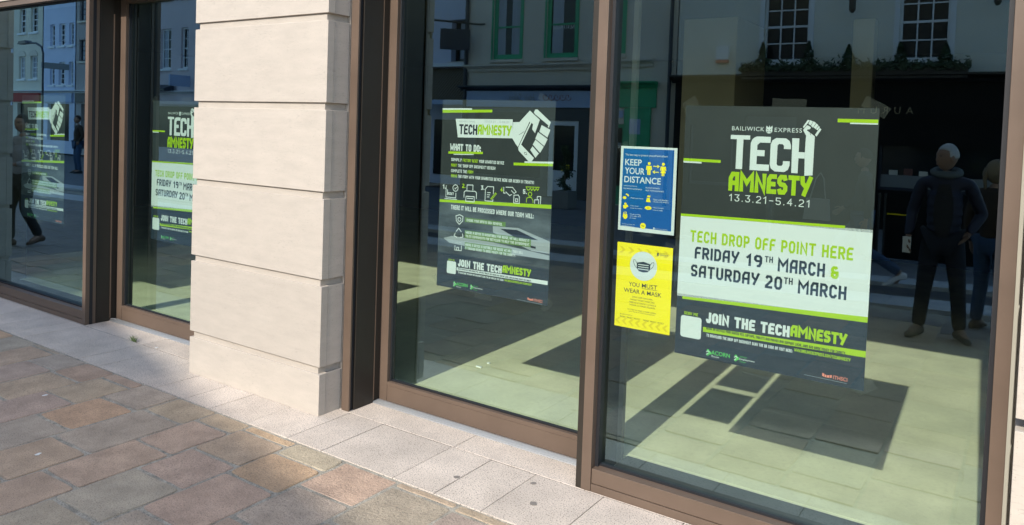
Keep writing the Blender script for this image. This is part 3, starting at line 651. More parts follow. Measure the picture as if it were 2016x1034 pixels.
def tapes(s, L):
    for (u, v, w, h, a) in L:
        b = MB(); c, sn = math.cos(rad(a)), math.sin(rad(a))
        P = [(-w / 2, -h / 2), (-w / 6, -h / 2 + 2), (w / 6, -h / 2 - 1), (w / 2, -h / 2), (w / 2 - 2, 0), (w / 2, h / 2), (0, h / 2 - 1), (-w / 2, h / 2), (-w / 2 + 3, 0)]
        P = [(u + w / 2 + p * c - q * sn, v + h / 2 + p * sn + q * c) for p, q in P]
        b.prism([(p / 1000, -q / 1000) for p, q in P], 1, .0010, .0012)
        o = b.build('tape', M['tape']); o.parent = s.root
def listposter(label, loc, group):
    s = Sheet('instruction_poster', label, 'poster', 820, 1170, loc, M['p_dark'], group)
    m = mat("print smoky photo", (.07, .08, .085), rough=.5, noise=.75, nscale=3.2, stretch=(1, 1, 3.2), spec=.4)
    s.rect('upper_panel', 0, 0, 820, 620, M['p_dark'], 1)
    s.rect('photo_panel', 0, 600, 820, 960, m, 1); s.rect('lower_panel', 0, 955, 820, 1170, M['p_navy'], 1)
    s.polys('green_stripe', [[(0, 65), (381, 57), (381, 73), (0, 83)], [(549, 364), (817, 355), (817, 370), (549, 380)], [(57, 322), (323, 312), (323, 325), (57, 336)]], M['p_green'], 2)
    s.polys('white_stripe', [[(0, 55), (229, 51), (229, 60), (0, 64.5)], [(625, 352), (819, 344), (819, 354.5), (625, 361)], [(99, 335.5), (253, 329), (253, 334), (99, 341)]], M['p_white'], 2)
    k = .0968 * 3.62; ox = 556; oy = 50 - 90 * .368; k = .368
    def T(p): return [(ox + (a - 240) * k * 1.0, oy + b_ * k) for a, b_ in p]
    s.poly('arm_banner', [[(106, 118), T([(0, 302)])[0] if False else (530, 78 + 33), (536, 222), (128, 232)]], M['p_white'], 2)
    hand = [(-30, 258), (300, 250 + 45), (490, 110), (680, 250), (600, 460), (545, 400), (560, 320), (490, 285), (290, 690), (240, 650), (-20, 560)]
    hand = [(180, 300), (300, 295), (490, 110), (680, 250), (600, 460), (545, 400), (560, 320), (490, 285), (290, 690), (240, 640), (180, 560)]
    s.poly('hand_emblem', [T(hand)], M['p_white'], 2)
    s.poly('phone_emblem', [T([(505, 290), (525, 305), (350, 650), (600, 850), (545, 925), (510, 915), (305, 745), (298, 700)]), T([(590, 90), (630, 90), (880, 280), (850, 370), (828, 352), (840, 330), (590, 165), (565, 140)])], M['p_white'], 2)
    s.poly('finger_emblem', [T(p) for p in ([(715, 330), (880, 400), (830, 520), (680, 435)], [(655, 442), (835, 545), (780, 655), (610, 545)], [(615, 562), (770, 665), (708, 765), (568, 640)], [(565, 668), (685, 775), (628, 845), (525, 725)])], M['p_white'], 2)
    s.line('emblem_line', [T([(415, 770), (450, 770), (465, 805), (430, 800), (415, 770)]), T([(300, 500), (400, 440)])], 1.3, M['p_dark'], 3)
    s.tech('banner_lettering', 'TECH', 136, 150, 275, 212, M['p_black'], 3, weight=.20, gap=.06); s.tech('banner_lettering', 'AMNESTY', 278, 148, 526, 209, M['p_green'], 3, weight=.22, gap=.04)
    s.font('small_lettering', 'BAILIWICK  EXPRESS', 135, 128, 258, 137, M['p_grey'], 3); s.font('small_lettering', '13.03.21 - 5.04.21', 330, 122, 505, 134, M['p_grey'], 3)
    s.tech('heading_lettering', 'WHAT TO DO:', 70, 272, 307, 315, M['p_white'], 2, weight=.22, gap=.07)
    W_, Gn = M['p_white'], M['p_green']
    for row, v in ((( ('SIMPLY', 82, 165, W_), ('FACTORY RESET', 172, 290, Gn), ('YOUR UNWANTED DEVICE', 297, 480, W_)), 361), ((('PRINT', 83, 128, Gn), ("THE 'DROP OFF DOCUMENT'", 135, 352, W_), ('(SEE BELOW)', 358, 420, W_)), 396),
                   ((('COMPLETE THE', 84, 207, W_), ('FORM', 213, 256, Gn)), 430), ((('BRING', 86, 132, Gn), ('THE FORM WITH YOUR UNWANTED DEVICE HERE (OR ACORN IN TRINITY)', 139, 695, W_)), 462)):
        for tx, a, c, m_ in row: s.tech('step_lettering', tx, a, v, c, v + 19, m_, 2, weight=.2)
    # icons 1-5
    for n_, u in (('1.', 22), ('2.', 175), ('3.', 318), ('4.', 462), ('5.', 622)): s.tech('number_lettering', n_, u, 530 if u < 100 else 515, u + 26, 556 if u < 100 else 541, W_ if n_ in ('1.', '3.', '5.') else Gn, 2, weight=.2)
    s.line('step_icon', [[(50, 535), (50, 607), (128, 607), (128, 575)], [(40, 618), (138, 616)], [(62, 560), (62, 595)], [(118, 545), (122, 552), (134, 540)], circ(124, 546, 20, 18) + [circ(124, 546, 20, 18)[0]]], 2.2, W_, 2)
    s.tech('icon_lettering', 'RESET', 62, 575, 112, 592, W_, 2, weight=.2)
    s.line('step_icon', [[(192, 600), (192, 565), (202, 557), (275, 555), (286, 562), (286, 600)], [(213, 553), (213, 520), (258, 518), (258, 550)], [(208, 590), (270, 588), (272, 620), (206, 620), (208, 590)], [(216, 602), (262, 600)]], 2.4, W_, 2)
    s.line('step_icon', [[(352, 606), (352, 535), (368, 518), (412, 517), (412, 560)], [(352, 606), (410, 604), (410, 592)], [(366, 555), (392, 554)], [(366, 568), (388, 567)], [(366, 581), (384, 580)]], 2.2, W_, 2)
    s.line('step_icon', [[(394, 590), (428, 552), (434, 558), (400, 594), (394, 590)]], 2.2, Gn, 2)
    s.line('step_icon', [[(486, 512), (486, 548), (500, 548)], [(500, 512), (548, 510), (575, 535), (560, 545), (540, 528)], [(500, 540), (530, 560), (545, 552)], [(560, 600), (560, 555), (590, 552), (598, 560), (600, 600), (560, 600)], [(572, 575), (588, 575), (588, 590), (572, 590), (572, 575)]], 2.2, W_, 2)
    s.line('step_icon', [[(640, 500), (735, 496)], [(645, 503), (652, 516), (662, 518), (672, 505), (682, 518), (692, 505), (702, 518), (712, 504), (722, 515), (730, 502)], circ(672, 540, 12, 14) + [circ(672, 540, 12, 14)[0]], [(648, 590), (650, 566), (664, 558), (682, 560), (694, 575), (694, 590)]], 2.2, Gn, 2)
    s.line('step_icon', [[(705, 592), (705, 570), (732, 568), (732, 592)], [(722, 568), (722, 550), (745, 548), (745, 592)]], 2.2, W_, 2)
    s.polys('green_rule', [[(0, 626), (818, 590), (818, 612), (0, 642)]], Gn, 2)
    s.tech('heading_lettering', 'THERE IT WILL BE PROCESSED WHERE OUR TEAM WILL:', 94, 652, 702, 680, W_, 2, weight=.21)
    s.polys('laptop_picture', [[(417, 752), (600, 745), (819, 800), (819, 870), (700, 868), (420, 790)], [(43, 865), (110, 845), (420, 850), (819, 880), (819, 905), (400, 905), (90, 890)]], M['p_grey'], 2)
    s.polys('laptop_picture', [[(470, 762), (592, 757), (740, 800), (590, 806)], [(690, 838), (725, 840), (725, 852), (690, 850)]], M['p_black'], 3)
    s.rects('text_box', [(206, 720, 509, 748), (209, 798, 691, 848), (212, 872, 560, 915)], M['p_olive'], 3)
    for tx, a, b_, c in (("ENSURE YOUR DATA IS 100% REMOVED.", 220, 727, 485), ("WHERE A DEVICE IS UNSUITABLE FOR REUSE, WE WILL REDUCE IT", 216, 803, 680), ("TO ITS COMPONENTS FOR RECYCLING TO HELP THE ENVIRONMENT.", 216, 826, 684), ("WHERE A DEVICE IS SUITABLE FOR REUSE WE WILL THEN SELL", 216, 878, 640), ("IT THROUGH ACORN TO RAISE MONEY FOR THE CHARITY.", 216, 900, 590)):
        s.tech('text_lettering', tx, a, b_, c, b_ + 16, W_, 4, weight=.2)
    s.line('bullet_icon', [[(135, 718), (163, 708), (190, 716), (188, 745), (163, 768), (140, 748), (135, 718)], circ(163, 737, 12, 12) + [circ(163, 737, 12, 12)[0]], [(140, 815), (160, 792), (182, 812)], [(190, 822), (196, 842), (172, 848)], [(150, 850), (126, 842), (136, 822)], [(134, 885), (186, 880)], [(136, 900), (136, 930), (186, 928), (186, 898)], [(150, 930), (150, 912), (165, 911), (165, 929)]], 2.4, W_, 2)
    s.poly('white_square', [rrect(78, 1003, 150, 1080, 9)], W_, 2); s.tech('small_lettering', 'SCAN ME', 88, 990, 137, 1000, Gn, 2, weight=.2)
    s.tech('join_lettering', 'JOIN THE TECH', 164, 983, 494, 1028, W_, 2, weight=.24, gap=.07); s.tech('join_lettering', 'AMNESTY', 498, 976, 700, 1020, Gn, 2, weight=.24, gap=.04)
    s.poly('white_rule', [[(155, 1036), (815, 1027), (815, 1050), (155, 1054)]], W_, 2)
    s.tech('small_lettering', 'REUSE OR RECYCLE YOUR UNUSED PCS, LAPTOPS, TABLETS AND PHONES AND SUPPORT LOCAL JOBS AND RAISE MONEY FOR CHARITY.', 165, 1038, 705, 1048, M['p_navy'], 3, weight=.22)
    s.tech('small_lettering', 'TO DOWNLOAD THE DROP OFF DOCUMENT SCAN THE QR CODE OR VISIT HERE:', 167, 1060, 510, 1071, W_, 2, weight=.22); s.tech('small_lettering', 'WWW.BAILIWICKEXPRESS.COM/TECHAMNESTY', 516, 1058, 708, 1070, Gn, 2, weight=.22)
    marks(s, 133, 1128, 150, 683, 1142)
    tapes(s, [(300, 1165, 130, 40, 2), (770, 1150, 90, 40, -40), (-40, 1120, 80, 36, 55), (700, -30, 90, 40, 30)])
    return s.root
GA = 'drop off posters taped inside the glass'; GB = 'instruction posters taped inside the glass'
PA = techposter('large sunlit drop off poster in the right window beside the blue and yellow signs', (2.1885, .2562, 1.9525), GA); PA.rotation_euler = (0, rad(.25), 0)
o = copy_tree(PA); o.location = (-2.690, .5012, 1.955); o['label'] = 'drop off poster half hidden behind the stone pilaster in the left door'
PB = listposter('instruction poster with green banner and numbered icons in the door right of the pilaster', (.503, .5012, 1.984), GB); PB.rotation_euler = (0, rad(.3), 0)
o = copy_tree(PB); o.location = (-4.502, .2562, 1.985); o['label'] = 'faint instruction poster seen through reflections in the far left window'

s = Sheet('distance_sign', 'blue keep your distance sign with yellow figures, above the yellow sign', 'sign', 297, 421, (1.858, .2562, 1.747), M['p_white'], 'covid notices taped inside the glass')
s.poly('blue_panel', [[(14, 12), (282, 10), (282, 403), (12, 400)]], M['p_blue'], 1)
s.font('heading_lettering', 'The best way to protect yourself and others:', 26, 37, 250, 50, M['p_white'])
for tx, a, b_, c, d in (('KEEP', 26, 64, 115, 95), ('YOUR', 26, 106, 132, 138), ('DISTANCE', 25, 149, 219, 181)): s.font('title_lettering', tx, a, b_, c, d, M['p_white'], 2, extrude_w=.012)
def figure(u, skirt):
    h = [circ(u, 81, 7.5, 16), [(u - 13, 92), (u + 13, 92), (u + 16, 112), (u + 12, 113), (u + 9, 98), (u + 9, 112), (u - 9, 112), (u - 9, 98), (u - 12, 113), (u - 16, 112)]]
    if skirt: h += [[(u - 8, 112.3), (u + 8, 112.3), (u + 15, 124), (u - 15, 124)], [(u - 7, 124.3), (u - 1, 124.3), (u - 1, 138), (u - 7, 138)], [(u + 1, 124.3), (u + 7, 124.3), (u + 7, 138), (u + 1, 138)]]
    else: h += [[(u - 9, 112.3), (u - 1, 112.3), (u - 1, 137), (u - 8, 137)], [(u + 1, 112.3), (u + 9, 112.3), (u + 8, 137), (u + 1, 137)]]
    return h
s.poly('figure_symbol', figure(155, False), M['p_yellow'], 2); s.poly('figure_symbol', figure(229, True), M['p_yellow'], 2)
s.line('arrow_symbol', [[(177, 93), (207, 93)], [(198, 86), (207, 93), (198, 100)], [(177, 121), (207, 121)], [(186, 114), (177, 121), (186, 128)]], 1.9, M['p_yellow'], 2)
for tx, a, b_, c, d in (('ZACHOWAJ DYSTANS', 22, 195, 95, 202), ('MANTENHA A SUA DISTANCIA', 22, 208, 122, 215), ('PASTRATI DISTANTA', 142, 197, 215, 204), ('KEEP YOUR DISTANCE', 142, 210, 236, 217), ('Wash your hands', 63, 253, 131, 261), ('Clean and disinfect', 183, 251, 262, 259), ('objects and surfaces', 183, 262, 264, 270),
                        ('Catch your', 63, 292, 108, 299), ('cough or sneeze', 63, 303, 127, 310), ('When in public', 183, 292, 240, 299), ('wear a mask', 183, 303, 236, 309), ('Avoid touching', 62, 334, 120, 341), ('your eyes, nose', 62, 344, 122, 350), ('or mouth', 62, 353, 96, 359), ('To find out more, visit', 22, 386, 92, 392), ('gov.je/coronavirus', 22, 395, 86, 401), ('Government of Jersey', 200, 394, 264, 400)):
    s.font('small_lettering', tx, a, b_, c, d, M['p_white'], 2)
s.poly('hygiene_symbol', [circ(30, 258, 10, 14, ry=7), [(38, 236), (50, 240), (54, 250), (48, 250), (44, 244), (36, 244)], [(150, 250), (164, 250), (170, 270), (146, 270)], [(152, 238), (168, 238), (168, 246), (152, 246)], circ(36, 288, 6, 12), [(24, 296), (46, 292), (54, 302), (44, 304), (40, 312), (26, 312)], circ(159, 299, 18, 18, ry=9), [(26, 340), (48, 340), (50, 354), (42, 364), (32, 364), (24, 352)], [(27, 330), (30, 330), (30, 339.8), (27, 339.8)], [(34, 326), (37, 326), (37, 339.8), (34, 339.8)], [(41, 328), (44, 328), (44, 339.8), (41, 339.8)]], M['p_yellow'], 2)
s.poly('mask_symbol', [circ(159, 299, 7, 12, ry=5)], M['p_amber'], 3); s.poly('badge', [circ(135, 390, 15, 22)], M['p_yellow'], 2); s.line('badge_line', [[(127, 390), (143, 390)]], 1.5, M['p_navy'], 3)
s.poly('crest', [[(190, 392), (197, 392), (197, 398), (193.5, 403), (190, 398)]], M['p_white'], 2)
tapes(s, [(120, 405, 70, 36, 4), (-20, -14, 60, 26, -30)])
s = Sheet('mask_sign', 'yellow you must wear a mask sign, below the blue sign', 'sign', 295, 424, (1.8595, .2562, 1.2648), M['p_yellow'], 'covid notices taped inside the glass')
s.poly('yellow_panel', [[(0, 0), (295, 0), (295, 424), (0, 424)]], M['p_yellow'], 1)
chev = []
for k in range(6):
    u = 12 + k * 47; chev.append([(u, 20), (u + 15, 20), (u + 34, 36), (u + 15, 52), (u, 52), (u + 18, 36)])
for k in range(8):
    u = 262 - k * 36; chev.append([(u + 24, 378), (u + 12, 378), (u - 6, 394), (u + 12, 410), (u + 24, 410), (u + 8, 394)])
s.poly('chevron_band', chev, M['p_amber'], 2)
s.poly('white_disc', [circ(145, 106, 72, 48)], M['p_white'], 3)
s.poly('mask_symbol', [[(110, 92), (145, 84), (181, 92), (181, 120), (168, 133), (145, 137), (122, 133), (110, 120)]], M['p_navy'], 4)
s.line('ear_loop', [[(110, 120), (98, 106), (90, 88), (93, 79), (101, 80), (110, 95)], [(181, 118), (194, 106), (201, 90), (198, 81), (190, 84), (181, 97)]], 1.1, M['p_navy'], 4)
s.rects('mask_stripe', [(117, 98, 173, 102), (117, 109, 173, 113), (117, 120, 173, 124)], M['p_white'], 5)
for tx, a, b_, c, d in (('YOU', 71, 193, 128, 214), ('MUST', 141, 192, 222, 213), ('WEAR A MASK', 45, 226, 246, 247)): s.font('title_lettering', tx, a, b_, c, d, M['p_navy'], 2, extrude_w=.008)
s.rect('underline', 141, 216, 222, 218, M['p_navy'], 2)
for tx, a, b_, c in (('DEVE USAR MASCARA', 92, 261, 200), ('NALEZY NOSIC MASECZKE', 82, 275, 211), ('TREBUIE SA PURTATI O MASCA', 75, 289, 220), ('WEAR A MASK PLEASE', 78, 302, 215), ('It is law to wear a mask unless', 70, 325, 221), ('you have a valid exemption', 77, 336, 214), ('gov.je/coronavirus', 29, 356, 95), ('PREPARE   PREVENT   PROTECT', 29, 369, 140), ('PREPARE   PREVENT   PROTECT', 157, 369, 264)):
    s.font('small_lettering', tx, a, b_, c, b_ + 8, M['p_navy'], 2)
s.poly('crest', [[(214, 31), (223, 31), (223, 42), (218.5, 49), (214, 42)]], M['p_navy'], 3); s.font('crest_lettering', 'JERSEY', 230, 36, 272, 46, M['p_navy'], 3); s.font('crest_lettering', 'Government of', 230, 29, 262, 33, M['p_navy'], 3)
tapes(s, [(110, 416, 80, 40, 3), (250, -20, 60, 30, 20)])

# ------------------------------------------------------------------ small things on the paving
for (x, y, r, lab) in ((1.178, -.120, .016, 'dark gum spot on the granite slabs in front of the recessed door'), (1.529, .069, .015, 'dark gum spot on the slab just left of the bronze post'), (1.644, -.1125, .019, 'grey gum spot nearest the camera on the granite slabs')):
    pts = circ(x, y, r, 14); pts = [(a + random.uniform(-.003, .003), b_ + random.uniform(-.003, .003)) for a, b_ in pts]
    tag(MB().prism(pts, 2, -.0005, .0022).build('chewing_gum', mat("old gum", (.20, .175, .15), rough=.8)), lab, 'chewing gum', 'gum spots on the paving')
for (x, y, r, lab) in ((-1.607, -.845, .010, 'small white scrap of litter on the setts at the left'), (-.726, -1.284, .010, 'pale flat blob on a pinkish sett at the lower left'), (-2.06, .186, .008, 'tiny white chip in the joint before the left door')):
    pts = circ(x, y, r, 9, ry=r * 1.6); pts = [(a + random.uniform(-.003, .003), b_ + random.uniform(-.003, .003)) for a, b_ in pts]
    tag(MB().prism(pts, 2, -.001, .004).build('litter', M['paper']), lab, 'litter', 'scraps of litter on the paving')
for (x, y, w_, lab) in ((.2645, 1.308, .026, 'pale stub of paper on the indoor floor below the list poster'), (.2686, 1.425, .013, 'tiny pale crumb on the indoor floor beside the paper stub')):
    tag(MB().prism([(x - w_, y - .006), (x + w_, y - .01), (x + w_ * .9, y + .01), (x - w_ * .8, y + .008)], 2, FL, FL + .008).build('scrap', M['paper']), lab, 'litter', 'scraps on the indoor floor')
b = MB()
for k in range(46):
    a = random.uniform(0, 6.28); r0 = random.uniform(0, .03); L = random.uniform(.02, .055); x, y = -2.361 + r0 * math.cos(a) * 1.6, .172 + r0 * math.sin(a) * .4; dx, dy = random.uniform(-.03, .03), random.uniform(-.025, .025)
    b.face([(x - .0015, y, -.004), (x + .0015, y + .0008, -.004), (x + dx * .6 + .0008, y + dy * .6, L * .7), (x + dx, y + dy, L)])
tag(b.build('weed', mat("grass blade", (.10, .15, .04), rough=.7), fix=False), 'tuft of grass growing from the joint before the left door', 'weed')
b = MB(); b.tube([(-3.075 + .03 * math.cos(a * .7), .398 + .022 * math.sin(a * .7), .006 + .003 * a) for a in range(0, 9)], .004, 6)
tag(b.build('door_stop_ring', M['alu']), 'small metal ring at the foot of the left door reveal', 'door stop')

# ------------------------------------------------------------------ far side of the street (seen mirrored in the glass)
def sx(x): return 3.5456 + (x - 3.5456) * .9
def sz(z): return 1.802 + (z - 1.802) * .9
def rend(name, c, **kw): return mat(name, c, rough=.85, noise=kw.pop('noise', .06), nscale=.8, bump=.15, bscale=12, coords='World', **kw)
M['cream'] = rend("cream render", (.74, .72, .62)); M['pale'] = rend("pale lilac render", (.66, .68, .80)); M['stone_b'] = rend("buff ashlar", (.66, .60, .50)); M['pink'] = rend("pinkish render", (.62, .54, .56))
M['cream2'] = rend("warm cream render", (.72, .67, .55)); M['bluew'] = rend("blue white render", (.62, .68, .85)); M['greyb'] = rend("grey brown render", (.40, .37, .36)); M['yellowb'] = rend("ochre boards", (.42, .30, .12))
M['navy'] = mat("navy paint", (.02, .03, .05), rough=.4); M['fascia_b'] = mat("pale blue fascia", (.36, .46, .66), rough=.5); M['slate'] = mat("roof slate", (.10, .10, .11), rough=.7, noise=.15, nscale=5)
M['pane'] = mat("window pane", (.010, .014, .018), rough=.1, spec=.28); M['curtain'] = mat("net curtain", (.40, .43, .48), rough=.9, noise=.12, nscale=4, stretch=(5, 1, .3))
M['bronze_l'] = mat("bronze letters", (.30, .22, .12), rough=.4); M['leafd'] = mat("conifer foliage", (.035, .075, .028), rough=.8, vary=.2, noise=.5, nscale=14); M['leafm'] = mat("trailing foliage", (.07, .10, .05), rough=.8, noise=.4, nscale=12)
M['tan_canopy'] = mat("brown ribbed canopy", (.20, .155, .10), rough=.7); M['planter'] = mat("grey planter", (.22, .22, .21), rough=.8)

def wall(x0, x1, z0, z1, y, holes, thick=.35):
    """front wall facing +y with openings cut through it"""
    b = MB(); X = sorted({x0, x1, *[h[0] for h in holes], *[h[2] for h in holes]}); Z = sorted({z0, z1, *[h[1] for h in holes], *[h[3] for h in holes]})
    X = [x for x in X if x0 <= x <= x1]; Z = [z for z in Z if z0 <= z <= z1]
    def inh(x, z): return any(h[0] < x < h[2] and h[1] < z < h[3] for h in holes)
    for a, c in zip(X, X[1:]):
        for p, q in zip(Z, Z[1:]):
            if not inh((a + c) / 2, (p + q) / 2):
                b.face([(a, y, p), (c, y, p), (c, y, q), (a, y, q)])
    for h in holes:
        for (ax, az), (bx_, bz) in (((h[0], h[1]), (h[2], h[1])), ((h[2], h[1]), (h[2], h[3])), ((h[2], h[3]), (h[0], h[3])), ((h[0], h[3]), (h[0], h[1]))):
            b.face([(ax, y, az), (bx_, y, bz), (bx_, y - thick, bz), (ax, y - thick, az)])
    return b
def sash(t, x0, z0, x1, z1, y, fm, nx=1, nz=1, fw=.07, surround=0, curtain=None, sill=True, ins=.10):
    """sliding sash window: window > pane, glazing_bar, curtain, sill"""
    yy = y - ins; zm = (z0 + z1) / 2; b = MB()
    b.box(x0, x0 + fw, yy - .06, yy, z0, z1); b.box(x1 - fw, x1, yy - .06, yy, z0, z1); b.box(x0 + fw, x1 - fw, yy - .06, yy, z0, z0 + fw * 1.3); b.box(x0 + fw, x1 - fw, yy - .06, yy, z1 - fw, z1)
    b.box(x0 + fw, x1 - fw, yy - .055, yy - .01, zm - .025, zm + .025)
    if surround:
        b.box(x0 - surround, x0 - .002, y - .02, y + .03, z0, z1 + surround); b.box(x1 + .002, x1 + surround, y - .02, y + .03, z0, z1 + surround); b.box(x0, x1, y - .02, y + .03, z1 + .002, z1 + surround)
    w = b.build('window', fm, t)
    bx(x0 + fw, x1 - fw, yy - .045, yy - .04, z0 + fw, z1 - fw).build('pane', M['pane'], w)
    if nx > 1 or nz > 1:
        g_ = MB()
        for k in range(1, nx): xx = x0 + fw + (x1 - x0 - 2 * fw) * k / nx; g_.box(xx - .014, xx + .014, yy - .038, yy - .012, z0 + fw, z1 - fw)
        for k in range(1, nz):
            if k * 2 == nz: continue
            zz = z0 + fw + (z1 - z0 - 2 * fw) * k / nz; g_.box(x0 + fw, x1 - fw, yy - .037, yy - .013, zz - .014, zz + .014)
        gb = g_.build('glazing_bar', fm, w); gb['kind'] = 'stuff'
    if curtain:
        for (u0, u1) in curtain: bx(x0 + fw + (x1 - x0 - 2 * fw) * u0, x0 + fw + (x1 - x0 - 2 * fw) * u1, yy - .0395, yy - .0375, z0 + fw, z1 - fw).build('curtain', M['curtain'], w)
    if sill: bx(x0 - .08, x1 + .08, y - .05, y + .09, z0 - .09, z0 - .003).build('sill', M['white_paint'] if fm is M['white_paint'] else M['stone_b'], w)
    return w
def cornice(t, name, x0, x1, y, z0, h, p, m):
    b = MB(); b.prism([(y, z0), (y + p * .35, z0), (y + p * .45, z0 + h * .35), (y + p * .8, z0 + h * .6), (y + p, z0 + h * .75), (y + p, z0 + h), (y, z0 + h)], 0, x0, x1); return b.build(name, m, t)
def shell(t, x0, x1, y, z1, wm, depth=8, pitch=2.0, roof=True, zr=None):
    """side and back walls plus a roof behind a front wall"""
    bx(x0 + .02, x1 - .02, y - depth, y - .36, 0, z1 - .02).build('house_body', wm, t)
    if roof:
        b = MB(); b.prism([(y + .15, z1 - .02), (y - depth / 2, z1 + pitch), (y - depth, z1 - .02)], 0, x0, x1); b.build('roof', M['slate'], t)
def letters(t, name, txt, x0, z0, x1, z1, y, m, shear=0, sp=1.0):
    """lettering on a wall that faces +y; reads properly from the street"""
    fs, a, b_, c, d = font_text(txt, spacing=sp, shear=shear); mb = MB()
    for f in fs: mb.face([(x1 - (p.x - a) / (b_ - a) * (x1 - x0), y + .004, z0 + (p.y - c) / (d - c) * (z1 - z0)) for p in f])
    return mb.build(name, m, t, fix=False)

# --- cream restaurant building opposite, with flower box
Y1 = -14.0
M['brown_s'] = mat('terracotta item', (.20, .08, .06), rough=.8)
M['black_front'] = mat("black shopfront paint", (.004, .004, .005), rough=.6, spec=.15)
t = thing('restaurant', 'cream building with white sash windows, flower box and black shopfront, mirrored in the right window', 'building', (0, Y1, 0))
x0, x1 = sx(-4.42), 5.6
w1 = (sx(-2.13), sz(3.76), sx(-1.04), 5.15); w2 = (sx(.95), sz(3.74), sx(1.97), 5.15); w3 = (4.3, 3.54, 5.2, 5.15)
rows = [w1, w2, w3]; up_ = [(a, 6.3, c, 7.7) for a, _, c, _ in rows]
door = (-1.9, 0.02, -.75, 2.35); sw1 = (sx(.66), sz(.73), sx(3.2), sz(1.76)); sw0 = (-3.2, .7, -2.15, 2.1)
b = wall(x0, x1, sz(3.26) - .02, 8.3, Y1, rows + up_)
b.face([(x0, Y1, 8.3), (x1, Y1, 8.3), (x0, Y1, 10.23)])                      # raking gable
b.prism([(x0, 8.28), (x1, 8.28), (x0, 10.23)], 1, Y1 - 8, Y1 - .01)
b.build('front_wall', M['cream'], t)
bx(x0 + .02, x1, Y1 - 8, Y1 - .36, 0, 8.27).build('house_body', M['cream'], t)
b = MB(); b.prism([(x0 - .1, 10.27), (x1 + .1, 8.32), (x1 + .1, 8.20), (x0 - .1, 10.15)], 1, Y1 - 8, Y1 + .12); b.build('coping', M['slate'], t)
for h in rows: sash(t, h[0], h[1], h[2], h[3], Y1, M['white_paint'], 3, 4, fw=.05, surround=.10, ins=.08)
for h in up_: sash(t, h[0], h[1], h[2], h[3], Y1, M['white_paint'], 3, 4, fw=.05, surround=.10)
zc = sz(3.26)
cornice(t, 'cornice', x0 - .06, x1, Y1, zc - .02, .17, .38, M['black_paint'])
sf = wall(x0, x1, 0, zc - .02, Y1 + .06, [door, sw1, sw0], .3); sf.build('shopfront', M['black_front'], t)
bx(x0 + .1, x1, Y1 + .062, Y1 + .10, sz(2.38), sz(2.80)).build('fascia', M['black_front'], t)
letters(t, 'fascia_lettering', 'AURUM', sx(.17), sz(2.50), sx(1.34), sz(2.66), Y1 + .103, M['bronze_l'], sp=1.9)
for h in (sw1, sw0):
    w = bx(h[0], h[2], Y1 - .10, Y1 - .07, h[1], h[3]).build('shop_glass', M['pane'], t)
    fr_ = MB(); fr_.box(h[0], h[0] + .05, Y1 - .06, Y1, h[1], h[3]); fr_.box(h[2] - .05, h[2], Y1 - .06, Y1, h[1], h[3]); fr_.box(h[0] + .05, h[2] - .05, Y1 - .06, Y1, h[1], h[1] + .06); fr_.build('window_frame', M['navy'], w)
w = bx(sw1[0] + .05, sw1[2] - .05, Y1 - .069, Y1 - .02, sw1[1] + .062, sw1[1] + .32).build('display_shelf', M['planter'], t)
for k in range(5): bx(sw1[0] + .2 + k * .28, sw1[0] + .36 + k * .28, Y1 - .065, Y1 - .025, sw1[1] + .322, sw1[1] + .42 + .04 * (k % 2)).build('display_item', [M['stone_b'], M['brown_s'], M['stone_b']][k % 3], t)
bx(door[0], door[2], Y1 - .15, Y1 - .10, 0, door[3]).build('door', M['navy'], t)
bx(sx(-3.32), sx(-3.0), Y1, Y1 + .12, sz(3.84), sz(4.19)).build('alarm_box', M['white_paint'], t)
bx(sx(-3.32), sx(-3.0), Y1, Y1 + .122, sz(3.76), sz(3.835)).build('alarm_base', M['p_orange'], t)
for xx in (-.01, 2.86):
    tt = MB(); px_, pz = sx(xx), sz(4.9); tt.tube([(px_, Y1, pz + .45), (px_, Y1 + .25, pz + .5), (px_, Y1 + .35, pz + .3)], .018, 6); tt.lathe([(.02, .3), (.07, .26), (.065, 0), (.03, -.06)], (px_, Y1 + .35, pz), 12)
    tt.build('wall_lamp', M['black_paint'], t)
b = MB(); b.tube([(x0 - .16, Y1 + .08, .1), (x0 - .16, Y1 + .08, 8.3)], .05, 8); b.build('downpipe', M['navy'], t)

# flower box and its conifers
fb = thing('flower_box', 'long black flower box on the cornice below the white sash windows', 'flower box', (0, Y1 + .3, sz(3.28)))
fz = sz(3.32)
bx(sx(-2.55), sx(2.38), Y1 + .035, Y1 + .33, fz - .02, fz + .20).build('trough', M['black_paint'], fb, bevel=.01)
def leaf_cloud(pts, size, m, name, parent=None):
    b = MB()
    for (x, y, z) in pts:
        a = Vector((random.gauss(0, 1), random.gauss(0, 1), random.gauss(0, 1))).normalized() * size * random.uniform(.6, 1.3); c = a.cross(Vector((random.gauss(0, 1), random.gauss(0, 1), random.gauss(0, 1)))).normalized() * size * random.uniform(.3, .6)
        p = Vector((x, y, z)); b.face([p - a, p + c, p + a, p - c])
    return b.build(name, m, parent, fix=False)
o = leaf_cloud([(random.uniform(sx(-2.6), sx(2.42)), Y1 + random.uniform(.05, .42), fz + .16 + abs(random.gauss(0, .085))) for _ in range(2200)], .06, M['leafm'], 'foliage', fb); o['kind'] = 'stuff'
